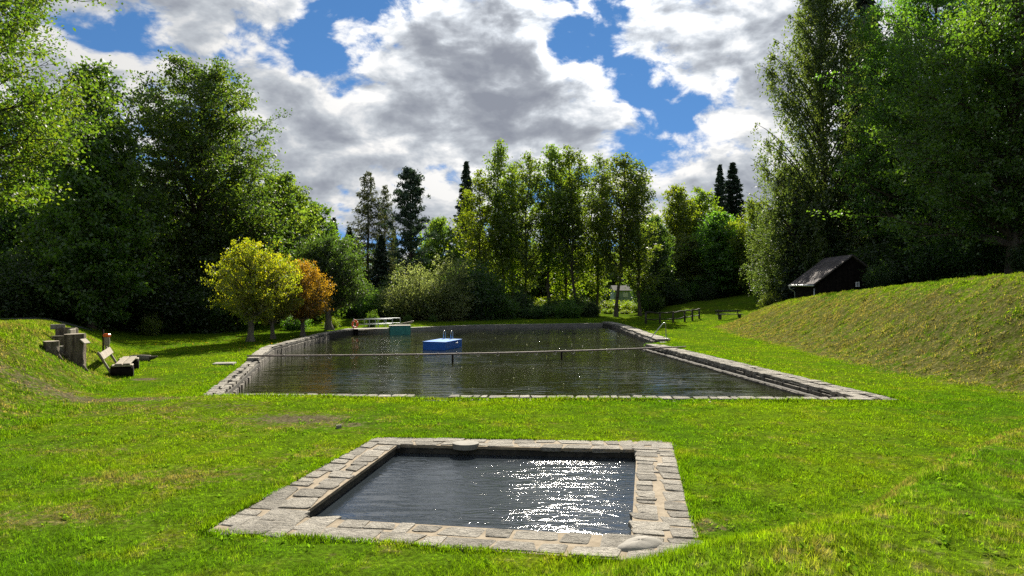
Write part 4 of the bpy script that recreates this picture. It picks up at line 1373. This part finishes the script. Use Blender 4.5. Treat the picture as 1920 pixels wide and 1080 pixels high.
# pole across the pool
pa, pb = np.array((-10.45, 26.9, 0.225)), np.array((8.35, 32.8, 0.10))
pl = MB()
pl.tube([tuple(pa + (pb - pa) * u + np.array((0, 0, -0.10 * math.sin(math.pi * u)))) for u in np.linspace(0, 1, 15)], 0.036, 8)
po = pl.build('boundary_pole', MAT['pole_wood'], None, True)
tag(po, 'long thin wooden pole laid across the pool from wall to wall', 'pole')
for u in np.linspace(0.07, 0.93, 20):
    c_ = pa + (pb - pa) * u + np.array((0, 0, -0.10 * math.sin(math.pi * u)))
    ringm = MB()
    ringm.tube([(c_[0] + 0.075 * math.cos(a), c_[1], c_[2] - 0.05 + 0.085 * math.sin(a)) for a in np.linspace(0, 2 * math.pi, 11)], 0.016, 5, False)
    ringm.build('hanging_ring', MAT['rope_grey'], po, True)
for u in (0.42, 0.675):
    c_ = pa + (pb - pa) * u
    MB().tube([(c_[0], c_[1] + 0.02, c_[2] - 0.10), (c_[0], c_[1] + 0.02, -1.2)], 0.045, 7).build('support_post', MAT['dark_wood'], po, True)

# flat slab on the lawn and the step block
sl = MB().box((-10.95, 26.0, 0.02), (0.75, 0.55, 0.07), 0.15, bev=0.012).build('paving_slab', MAT['concrete'])
tag(sl, 'single pale flat slab in the lawn beside the left pool wall', 'slab')

# dock with planks, teal platform
dk = empty('wooden_dock', (-9.6, 48.3, 0.0), 'narrow wooden dock of planks along the far left corner of the pool', 'dock', 0.30)
for k in range(5):
    MB().box((-0.1, -0.44 + 0.2 * k, 0.12), (2.95, 0.185, 0.05), bev=0.008).build('plank', MAT['deck_board'], dk)
for xx in (-1.35, 1.15):
    MB().box((xx, -0.05, -0.40), (0.12, 0.9, 1.0), bev=0.01).build('support', MAT['dark_wood'], dk)
tp_ = empty('bathing_platform', (-7.95, 48.35, WATER_Z), 'teal painted box shaped platform at the right end of the dock', 'platform', 0.25)
MB().box((0, 0, 0.20), (1.45, 0.95, 0.80), bev=0.03).build('body', MAT['teal_paint'], tp_)
for k in range(4):
    MB().box((0, -0.36 + 0.24 * k, 0.625), (1.52, 0.225, 0.045), bev=0.008).build('plank', MAT['deck_board'], tp_)
for xx in (-0.36, 0.36):
    MB().box((xx, -0.49, 0.22), (0.03, 0.03, 0.72)).build('batten', MAT['teal_paint'], tp_)


def railing(label, a, b, posts, h, mid):
    a, b = np.array(a), np.array(b)
    o = empty('steel_railing', (a[0], a[1], tz(*a)), label, 'railing', 0.0, 'railings behind the dock')
    d = b - a
    top_ = MB()
    top_.tube([(0, 0, 0), (0, 0, h - .05), (d[0] * .012, d[1] * .012, h), (d[0] * .99, d[1] * .99, h), (d[0], d[1], h - .05), (d[0], d[1], 0)], 0.03, 7)
    top_.build('top_rail', MAT['galvanised'], o, True)
    MB().tube([(0, 0, mid), (d[0], d[1], mid)], 0.028, 7).build('middle_rail', MAT['galvanised'], o, True)
    for u in posts:
        MB().tube([(d[0] * u, d[1] * u, -.2), (d[0] * u, d[1] * u, h)], 0.026, 7).build('post', MAT['galvanised'], o, True)


railing('steel railing nearer the dock, with the lifebuoy at its left end', (-11.25, 49.3), (-8.85, 50.5), (.36, .6, .82), .72, .36)
railing('steel railing farther behind the dock, reaching farther right', (-10.9, 50.4), (-8.45, 51.6), (.30, .55, .78), .76, .40)

lb_ = empty('lifebuoy', (-11.22, 48.75, 0.40), 'orange lifebuoy hanging at the left end of the dock', 'lifebuoy', 1.05)
ringv, ringf = [], []
RN, rn_ = 28, 10
for i in range(RN):
    a = i / RN * 2 * math.pi
    for j in range(rn_):
        b = j / rn_ * 2 * math.pi
        rr = 0.255 + 0.085 * math.cos(b)
        ringv.append((rr * math.cos(a), 0.065 * math.sin(b), rr * math.sin(a)))
        ringf.append((i * rn_ + j, i * rn_ + (j + 1) % rn_, ((i + 1) % RN) * rn_ + (j + 1) % rn_, ((i + 1) % RN) * rn_ + j))
link('ring', make_mesh('ring', ringv, ringf, MAT['orange_plastic'], True), lb_)
for q in range(4):
    a0 = q * math.pi / 2 + .6
    MB().tube([((0.255) * math.cos(a0 + e) + .0, 0, 0.255 * math.sin(a0 + e)) for e in (-.08, 0, .08)], 0.089, 10).build('band', MAT['white_plastic'], lb_, True)
rp = MB()
rp.tube([(0.36 * math.cos(a) * (1 - .06 * abs(math.sin(2 * a))), -0.01, 0.36 * math.sin(a) * (1 - .06 * abs(math.sin(2 * a)))) for a in np.linspace(0, 2 * math.pi, 33)], 0.012, 5, False)
rp.build('grab_rope', MAT['rope_grey'], lb_, True)
MB().tube([(0.0, 0.11, -0.75), (0.0, 0.11, 0.42)], 0.03, 7).build('hanging_post', MAT['galvanised'], lb_, True)

rmp_ = empty('wooden_ramp', (-8.9, 52.6, tz(-8.9, 52.6)), 'slanting grey wooden board on a low frame right of the railings', 'ramp', 0.05)
MB().box((0.45, 0, 0.26), (1.75, 0.55, 0.06), ry=-0.22, bev=0.01).build('board', MAT['old_wood'], rmp_)
MB().box((0.85, 0, 0.13), (0.10, 0.5, 0.38), bev=0.01).build('support', MAT['dark_wood'], rmp_)
MB().box((0.45, -0.24, 0.19), (1.6, 0.05, 0.14), ry=-0.22, bev=0.01).build('side_beam', MAT['old_wood'], rmp_)

# handrail at the steps
hr_ = MB()
hr_.tube([(8.62, 38.15, 0.05), (8.58, 38.12, 0.93)] + arc((8.50, 38.1, 0.93), 0.08, 0, math.pi * .72, 6, (1, 0, 0), (0, 0, 1)) + [(7.42, 37.75, -0.12)], 0.026, 8)
ho = hr_.build('handrail', MAT['steel'], None, True)
tag(ho, 'bent steel handrail at the steps on the right side of the pool', 'handrail')
MB().box((8.62, 38.15, 0.13), (0.16, 0.16, 0.02)).build('base_plate', MAT['steel'], ho)

# rustic fence
fx = [(1211, 57.6), (1237, 58.2), (1262, 59.8), (1284, 61.2), (1298, 63.0), (1311, 65.0)]
fpos = [(at(px, d), d) for px, d in fx]
fo = empty('rustic_fence', (fpos[0][0], fpos[0][1], tz(*fpos[0])), 'low dark rustic fence of round posts and wavy rails beyond the handrail', 'fence')
f0 = np.array((fpos[0][0], fpos[0][1], tz(*fpos[0])))
frng = random.Random(9)
tops = []
for (x, y) in fpos:
    z = tz(x, y)
    h = 0.92 + frng.uniform(-.05, .05)
    lx = frng.uniform(-.03, .03)
    MB().tube([tuple(np.array((x, y, z - .3)) - f0), tuple(np.array((x + lx * .5, y, z + .5)) - f0), tuple(np.array((x + lx, y, z + h)) - f0)], (0.10, 0.085, 0.085), 8).build('post', MAT['fence_wood'], fo, True)
    tops.append(np.array((x + lx, y, z + h + .03)))
for i in range(5):
    a, b = tops[i], tops[i + 1]
    wob = [a + (b - a) * u + np.array((0, 0, .035 * math.sin(u * 6 + i * 2))) - f0 for u in np.linspace(-.06, 1.06, 7)]
    MB().tube([tuple(p) for p in wob], [0.062, .068, .06, .066, .06, .065, .055], 7).build('top_rail', MAT['fence_wood'], fo, True)
    wob = [a + (b - a) * u + np.array((0, 0, -.52 - .07 * math.sin(math.pi * u))) - f0 for u in np.linspace(0.0, 1.0, 6)]
    MB().tube([tuple(p) for p in wob], 0.045, 7).build('lower_rail', MAT['fence_wood'], fo, True)


def park_bench(label, x, y, rz, L, mat, group=None):
    o = empty('park_bench', (x, y, tz(x, y)), label, 'bench', rz, group)
    for s in (-1, 1):
        MB().box((s * L * .38, 0, 0.20), (0.14, 0.42, 0.44), bev=0.015).build('support', MAT[mat], o)
        MB().box((s * L * .38, 0.26, 0.52), (0.09, 0.07, 0.72), rx=-0.28, bev=0.01).build('back_post', MAT[mat], o)
    for k in range(2):
        MB().box((0, -0.11 + 0.21 * k, 0.445), (L, 0.19, 0.05), bev=0.01).build('seat_plank', MAT[mat], o)
    MB().box((0, 0.285, 0.74), (L, 0.045, 0.17), rx=-0.28, bev=0.01).build('back_plank', MAT[mat], o)
    return o


park_bench('long dark wooden bench at the foot of the right bank, beyond the fence', 20.4, 64.0, 0.25, 2.7, 'fence_wood')
blog = MB()
blog.tube([(20.9, 61.6, tz(20.9, 61.6) + .1), (21.9, 61.9, tz(21.9, 61.9) + .12)], (.15, .13), 9)
tag(blog.build('log', MAT['bark'], None, True), 'short dark log on the grass in front of the far bench', 'log')

# hut above the right bank
HX, HY = 23.1, 48.4
hz = 1.4
hu = empty('wooden_hut', (HX, HY, hz), 'dark wooden hut with a worn felt roof behind the right bank', 'hut', -0.10)
W2, D2, EZ, RZ = 2.15, 2.35, 2.05, 3.72      # half width, half depth, eave and ridge height
for (n_, vv, ff) in (('wall', [(-W2, -D2, 0), (W2, -D2, 0), (W2, -D2, EZ), (0, -D2, RZ - .12), (-W2, -D2, EZ)], None), ('wall', [(-W2, D2, 0), (W2, D2, 0), (W2, D2, EZ), (0, D2, RZ - .12), (-W2, D2, EZ)], None)):
    mbx = MB()
    t_ = 0.12
    k_ = len(vv)
    mbx.add(vv + [(x, y - math.copysign(t_, y), z) for x, y, z in vv], [tuple(range(k_)), tuple(range(2 * k_ - 1, k_ - 1, -1))] + [(i, k_ + i, k_ + (i + 1) % k_, (i + 1) % k_) for i in range(k_)])
    mbx.build('wall', MAT['dark_wood'], hu)
for s in (-1, 1):
    MB().box((s * (W2 - .06), 0, EZ / 2), (.12, 2 * D2 - .26, EZ)).build('wall', MAT['dark_wood'], hu)
    # boards of the gable front
for k in range(11):
    xx = -W2 + .2 + k * (2 * W2 - .4) / 10
    hh = EZ + (1 - abs(xx) / W2) * (RZ - EZ) - .2
    MB().box((xx, -D2 - .02, hh / 2), (.36, .04, hh), bev=.006).build('board', MAT['dark_wood'], hu)
ang = math.atan2(RZ - EZ, W2)
SL = math.hypot(W2, RZ - EZ) + .45
for s in (-1, 1):
    cx = s * (math.cos(ang) * SL / 2 - .0)
    cz = RZ + .04 - math.sin(ang) * SL / 2
    ro = MB().box((cx, 0, cz), (SL, 2 * D2 + .7, .07), ry=s * ang).build('roof', MAT['roof_felt'], hu)
    for k in range(5):
        u = SL * (k + .5) / 5
        MB().box((s * math.cos(ang) * u, 0, RZ + .093 - math.sin(ang) * u), (SL / 5 + .03, 2 * D2 + .74, .018), ry=s * (ang - .012)).build('felt_strip', MAT['roof_felt'], ro)
    ex = s * (math.cos(ang) * SL + .05)
    ez = RZ + .0 - math.sin(ang) * SL
    gu = MB()
    gu.tube([(ex, -D2 - .38, ez - .03), (ex, D2 + .38, ez + .01)], .065, 8)
    gu.build('gutter', MAT['galvanised'], hu, True)
exl = -(math.cos(ang) * SL + .05)
ezl = RZ - math.sin(ang) * SL
MB().tube([(exl, D2 + .2, ezl - .05), (exl, D2 + .2, ezl - .22), (exl + .38, D2 + .2, ezl - .45), (exl + .40, D2 + .2, -.2)], .045, 8).build('downpipe', MAT['galvanised'], hu, True)
MB().tube([(-W2 - .06, -D2 + .5, 0), (-W2 - .06, -D2 + .5, 1.55)], .045, 8).build('white_post', MAT['white_plastic'], hu, True)
# sign on the front
sg = empty('notice_sign', (HX + .05, HY - D2 - .32, hz + 1.82), 'small white sign with a dark symbol on the dark hut front', 'sign', -0.10)
MB().box((0, 0, 0), (.26, .025, .34), bev=.006).build('panel', MAT['white_plastic'], sg)
ar = MB()
ar.box((0, -.018, -.03), (.035, .008, .15))
ar.add([(-.055, -.020, .035), (.055, -.020, .035), (0, -.020, .11)], [(0, 1, 2)])
ar.build('symbol', MAT['black_paint'], sg)

# pale shed beyond the alders
sh = empty('garden_shed', (17.6, 108.0, tz(17.6, 108.0)), 'pale green and white shed glimpsed in the sunny gap behind the alders', 'shed', 0.1)
MB().box((0, 0, 1.1), (3.6, 2.6, 2.2)).build('wall', MAT['pale_board'], sh)
MB().box((0, -1.32, 1.5), (.8, .05, .7), bev=.01).build('window', MAT['white_plastic'], sh)
rv = [(-2.0, -1.5, 2.2), (2.0, -1.5, 2.2), (2.0, 1.5, 2.2), (-2.0, 1.5, 2.2), (-2.0, 0, 3.0), (2.0, 0, 3.0)]
MB().add(rv, [(0, 1, 5, 4), (2, 3, 4, 5), (1, 2, 5), (3, 0, 4), (3, 2, 1, 0)]).build('roof', MAT['concrete'], sh)


# stumps on the left bank
def stump_mesh(seed, r0, h, flare, roots, cut=None, tilt=0.0):
    rr = np.random.default_rng(seed)
    K, R_ = 28, 9
    ph = rr.uniform(0, 6.28, 5)
    v, f = [], []
    ra_ = rr.uniform(0, 6.28, roots) if isinstance(roots, int) else np.array(roots)
    for j in range(R_):
        t_ = j / (R_ - 1)
        z = -0.35 + (h + .35) * t_
        for i in range(K):
            a = i / K * 2 * math.pi
            rad = r0 * (1 + .05 * math.sin(3 * a + ph[0]) + .035 * math.sin(7 * a + ph[1]) + .02 * math.sin(13 * a + ph[2]))
            fl = max(0, 1 - max(0, z) / (h * .75)) ** 2.2
            for q in ra_:
                da = (a - q + math.pi) % (2 * math.pi) - math.pi
                rad += flare * fl * math.exp(-(da / .28) ** 2)
            zz = z + (tilt * rad * math.cos(a) if j == R_ - 1 else 0)
            v.append((rad * math.cos(a), rad * math.sin(a), zz))
        if j:
            for i in range(K):
                f.append(((j - 1) * K + i, (j - 1) * K + (i + 1) % K, j * K + (i + 1) % K, j * K + i))
    topv = [p for p in v[-K:]]
    tc = (0, 0, h)
    side = make_mesh('stump_side', v, f, MAT['stump_side'], True)
    n_ = len(topv)
    tv = [(p[0] * .985, p[1] * .985, p[2] + .004) for p in topv] + [(0, 0, h + .006)]
    top_ = make_mesh('stump_top', tv, [(i, (i + 1) % n_, n_) for i in range(n_)], MAT['cut_wood'])
    return side, top_


def stump(label, x, y, top_z, r0, flare, roots, seed, rz=0.0, tilt=0.0):
    z = tz(x, y)
    o = empty('tree_stump', (x, y, z), label, 'stump', rz, 'tree stumps on the left bank')
    a, b = stump_mesh(seed, r0, top_z - z, flare, roots, tilt=tilt)
    link('side', a, o)
    link('cut_top', b, o)
    for q in ([] if isinstance(roots, int) else roots):
        L = r0 * 2.0
        d = np.array((math.cos(q), math.sin(q)))
        pts_ = []
        for u in np.linspace(.45, 1.0, 5):
            wx = x + (d[0] * math.cos(rz) - d[1] * math.sin(rz)) * L * u * 1.1
            wy = y + (d[0] * math.sin(rz) + d[1] * math.cos(rz)) * L * u * 1.1
            pts_.append((d[0] * L * u * 1.1, d[1] * L * u * 1.1, tz(wx, wy) - z + .10 * (1 - u) + .015))
        MB().tube(pts_, np.linspace(.085, .03, 5) * r0 / .25, 7).build('root', MAT['stump_side'], o, True)
    return o


stump('smaller stump with gnarled roots, nearest on the left bank', -13.50, 20.0, 1.32, .20, .12, [-0.3, -1.25], 31)
s2 = stump('largest stump on the left bank, with a long root and a sawn flap', -13.42, 20.95, 1.47, .285, .14, [-0.45, -1.7], 32, tilt=.02)
MB().box((.37, -.08, .62), (.20, .30, .035), ry=.75, bev=.008).build('sawn_flap', MAT['cut_wood'], s2)
s3 = empty('wooden_chair', (-14.45, 22.0, tz(-14.45, 22.0)), 'notched log seat behind the two stumps on the left bank', 'chair', 0.15)
MB().box((.03, 0, .14), (.62, .5, .34), bev=.05).build('seat_block', MAT['stump_side'], s3)
MB().box((.03, 0, .325), (.60, .48, .025), bev=.008).build('seat_top', MAT['cut_wood'], s3)
MB().box((.0, .22, .44), (.66, .16, .28), bev=.04).build('back_block', MAT['stump_side'], s3)
MB().box((.27, -.05, .43), (.10, .42, .24), bev=.02).build('arm_block', MAT['old_wood'], s3)
rk = stone_proto(317, 'rubble', MAT['stone'])
tag(link('rock', rk, None, (-14.75, 22.25, tz(-14.75, 22.25) + .48), (0, 0, .7), (.42, .3, .16)), 'pale rock lying on the notched log seat', 'rock')
tag(link('rock', rk, None, (-13.75, 20.95, tz(-13.75, 20.95) + .10), (0, 0, 1.7), (.30, .24, .24)), 'small pale rock in the grass between the two stumps', 'rock')
tag(link('rock', rk, None, (-3.55, 14.05, tz(-3.55, 14.05) + .03), (0, 0, .3), (.11, .08, .07)), 'tiny pale stone on the bare patch left of the paddling pool', 'rock')

# bench of logs and planks at the foot of the left bank
ba, bb_ = np.array((-12.55, 21.9)), np.array((-13.75, 24.5))
bang = math.atan2(*(bb_ - ba)[::-1])
bo_ = empty('log_bench', (-13.15, 23.2, tz(-13.15, 23.2)), 'rough log bench with a leaning back plank at the foot of the left bank', 'bench', bang)
for s in (-1, 1):
    lg = MB()
    lg.tube([(s * 1.15, -.34, .19), (s * 1.15, .30, .19)], .215, 10)
    lg.build('log_support', MAT['dark_wood'], bo_, True)
    MB().box((s * 1.15, -.03, .40), (.42, .60, .05), bev=.01).build('seat_block', MAT['cut_wood'], bo_)
    MB().box((s * 1.12, .44, .42), (.10, .07, .98), rx=-.5, bev=.01).build('back_post', MAT['old_wood'], bo_)
for k in range(2):
    MB().box((0, -.16 + .23 * k, .45), (2.75, .20, .05), bev=.01).build('seat_plank', MAT['old_wood'], bo_)
MB().box((0, .545, .72), (2.8, .05, .24), rx=-.5, bev=.01).build('back_plank', MAT['old_wood'], bo_)

# post with orange bag holder
bx_, by_ = -15.15, 25.3
bz_ = tz(bx_, by_)
bp = empty('bag_post', (bx_, by_, bz_), 'thin post with an orange bag holder and a pale hanging bag behind the log bench', 'bag post')
MB().tube([(0, 0, -.3), (0, 0, .95)], .03, 7).build('post', MAT['dark_wood'], bp, True)
MB().box((.17, -.05, .74), (.22, .20, .13), bev=.03).build('bag_holder', MAT['orange_plastic'], bp)
bag = MB()
bag.add([(.17 + .10 * w * math.cos(a), -.05 + .09 * w * math.sin(a), z) for z, w in ((.68, .95), (.5, 1.05), (.36, .9), (.28, .45)) for a in np.linspace(0, 2 * math.pi, 11)[:-1]],
        [(r * 10 + i, r * 10 + (i + 1) % 10, r * 10 + 10 + (i + 1) % 10, r * 10 + 10 + i) for r in range(3) for i in range(10)] + [tuple(range(30, 40))])
bag.build('bag', MAT['old_wood'], bp, True)

# fallen log
lx, ly = -14.75, 27.2
lgz = tz(lx, ly)
lo_ = empty('fallen_log', (lx, ly, lgz), 'short broken log lying in the grass behind the log bench', 'log', 0.1)
MB().tube([(-.45, 0, .10), (0, .02, .12), (.32, 0, .12)], (.13, .14, .12), 9).build('trunk', MAT['bark_grey'], lo_, True)
MB().tube([(.32, 0, .12), (.48, .02, .14), (.60, 0, .19)], (.09, .06, .02), 7).build('broken_end', MAT['bark'], lo_, True)

# ------------------------------------------------------------------ grass
g = np.random.default_rng(11)


def grass_points(y0, y1, n, margin=2.0):
    y = np.sqrt(g.uniform(y0 ** 2, y1 ** 2, n))
    x = g.uniform(-1, 1, n) * (0.77 * y + margin)
    return x, y


BV, BD, BB, BL = [], [], [], []


def blades(x, y, h, w, keep_bare=0.35, edge_ok=0.005):
    s1, s2 = poly_sd(x, y, MAIN), poly_sd(x, y, SM_OUT)
    br_ = bare_at(x, y)
    ok = (s1 > edge_ok) & (s2 > edge_ok) & (g.uniform(0, 1, len(x)) > br_ * (1 - keep_bare) * 1.2)
    px_ = np.array([p[0] for p in pp])
    for (ax, ay), (bx, by) in zip(pp[:-1], pp[1:]):
        ex, ey = bx - ax, by - ay
        t_ = np.clip(((x - ax) * ex + (y - ay) * ey) / (ex * ex + ey * ey), 0, 1)
        ok &= np.hypot(x - ax - t_ * ex, y - ay - t_ * ey) > 1.6
    x, y, br_ = x[ok], y[ok], br_[ok]
    n = len(x)
    z = terr(x, y) - 0.012
    dr = dry_at(x, y)
    clump = 0.55 + 0.9 * (0.5 + 0.5 * np.sin(x * 3.1 + 2 * np.sin(y * 2.3)) * np.sin(y * 2.7 + 1.7 * np.sin(x * 1.9)))
    hh = h * g.uniform(0.45, 1.35, n) * clump * (1 - .35 * np.clip(br_, 0, 1))
    ww = w * g.uniform(0.6, 1.4, n)
    a = g.uniform(0, 2 * np.pi, n)
    la = g.uniform(0, 2 * np.pi, n)
    ln = hh * np.abs(g.normal(size=n)) * 0.55
    p = np.stack([x, y, z], 1)
    sd = np.stack([np.cos(a), np.sin(a), np.zeros(n)], 1) * (ww / 2)[:, None]
    tip = p + np.stack([np.cos(la) * ln, np.sin(la) * ln, hh], 1)
    BV.append(np.stack([p - sd, p + sd, tip], 1).reshape(-1, 3))
    BD.append(dr)
    BB.append(br_)
    BL.append(g.uniform(0, 1, n))


for (y0, y1, n, h, w) in ((2.8, 7, 200000, .045, .0068), (7, 12, 250000, .040, .010), (12, 20, 250000, .038, .018), (20, 40, 220000, .042, .034), (40, 70, 110000, .050, .065)):
    x, y = grass_points(y0, y1, n)
    blades(x, y, h, w)
ty = np.sqrt(g.uniform(12.0 ** 2, 58.0 ** 2, 150000))
tx = right_foot(ty) + g.uniform(-.3, 7.0, len(ty))
cl_ = np.sin(tx * 6.3 + 2 * np.sin(ty * 2.9)) * np.sin(ty * 5.2 + 2 * np.sin(tx * 3.3)) > -0.15
blades(tx[cl_], ty[cl_], .068, .026)
ty = g.uniform(12, 30, 60000)
tx = left_foot(ty) - g.uniform(-.3, 5.0, len(ty))
blades(tx, ty, .065, .024)
# longer grass left standing against the stone edges
for poly, cnt, hh in ((SM_OUT, 3500, .05), (MAIN[:3], 6000, .07), ([MAIN[-1], MAIN[0]], 3000, .07)):
    m_ = len(poly)
    for i in range(m_ if poly is SM_OUT else m_ - 1):
        a, b = np.array(poly[i]), np.array(poly[(i + 1) % m_])
        u = g.uniform(0, 1, cnt)
        d = (b - a) / np.linalg.norm(b - a)
        nn = np.array([d[1], -d[0]])
        if poly is not SM_OUT and i >= 0:
            pass
        o_ = np.abs(g.normal(size=cnt)) * .09 - .055
        q = a + (b - a) * u[:, None] + nn * o_[:, None]
        blades(q[:, 0], q[:, 1], hh, .012 if poly is SM_OUT else .02, edge_ok=-.06)
bv = np.concatenate(BV)
grass = link('grass', make_mesh('grass', bv, np.arange(len(bv)).reshape(-1, 3), MAT['grass_blade'], False,
                                {'dry': ('FACE', np.concatenate(BD)), 'bare': ('FACE', np.concatenate(BB)), 'lv': ('FACE', np.concatenate(BL))}))
tag(grass, 'short mown grass with dry patches covering lawn and banks', None, None, 'stuff')

# broad weed leaves in the lawn near the camera
cx_, cy_ = grass_points(3.5, 15, 520)
keep = (poly_sd(cx_, cy_, SM_OUT) > .15)
cx_, cy_ = cx_[keep], cy_[keep]
ix = np.repeat(np.arange(len(cx_)), 9)
a = g.uniform(0, 6.28, len(ix))
rr_ = g.uniform(.01, .07, len(ix))
lx_, ly_ = cx_[ix] + np.cos(a) * rr_, cy_[ix] + np.sin(a) * rr_
lc = np.stack([lx_, ly_, terr(lx_, ly_) + g.uniform(.012, .045, len(ix))], 1)
wv = leaf_quads(lc, g.uniform(.03, .065, len(ix)), g, 1.2, .5, np.stack([np.cos(a), np.sin(a), np.full(len(ix), .5)], 1) * 1.5)
weeds = link('lawn_weeds', make_mesh('lawn_weeds', wv, np.arange(len(wv)).reshape(-1, 4), MAT['leaf_weed'], False, {'lv': ('FACE', g.uniform(.2, 1, len(ix)))}))
tag(weeds, 'small broad leaved weeds scattered through the near lawn', None, None, 'stuff')

# fallen leaves drifting on the water and lying on the grass
fx_ = g.uniform(-11, 9, 900)
fy_ = g.uniform(18.6, 55, 900) ** 1.0
k_ = poly_sd(fx_, fy_, MAIN) < -0.9
fc = np.stack([fx_[k_], fy_[k_], np.full(k_.sum(), WATER_Z + .006)], 1)[:130]
fv = leaf_quads(fc, g.uniform(.04, .08, len(fc)), g, 14.0, .6)
ga = g.normal(size=(420, 2)) * np.array([2.6, 3.2]) + np.array([-13.6, 36.5])
ga = ga[poly_sd(ga[:, 0], ga[:, 1], MAIN) > .1]
gc = np.stack([ga[:, 0], ga[:, 1], terr(ga[:, 0], ga[:, 1]) + .04], 1)
gv_ = leaf_quads(gc, g.uniform(.06, .12, len(gc)), g, 5.0, .6)
tag(link('fallen_leaves', make_mesh('fallen_leaves', gv_, np.arange(len(gv_)).reshape(-1, 4), MAT['leaf_orange'], False, {'lv': ('FACE', g.uniform(0, 1, len(gc)))})),
    'fallen yellow and orange leaves in the grass under the round maples', None, None, 'stuff')
fl = link('floating_leaves', make_mesh('floating_leaves', fv, np.arange(len(fv)).reshape(-1, 4), MAT['leaf_willow'], False, {'lv': ('FACE', g.uniform(.3, 1, len(fc)))}))
tag(fl, 'scattered fallen leaves floating on the large pool', None, None, 'stuff')
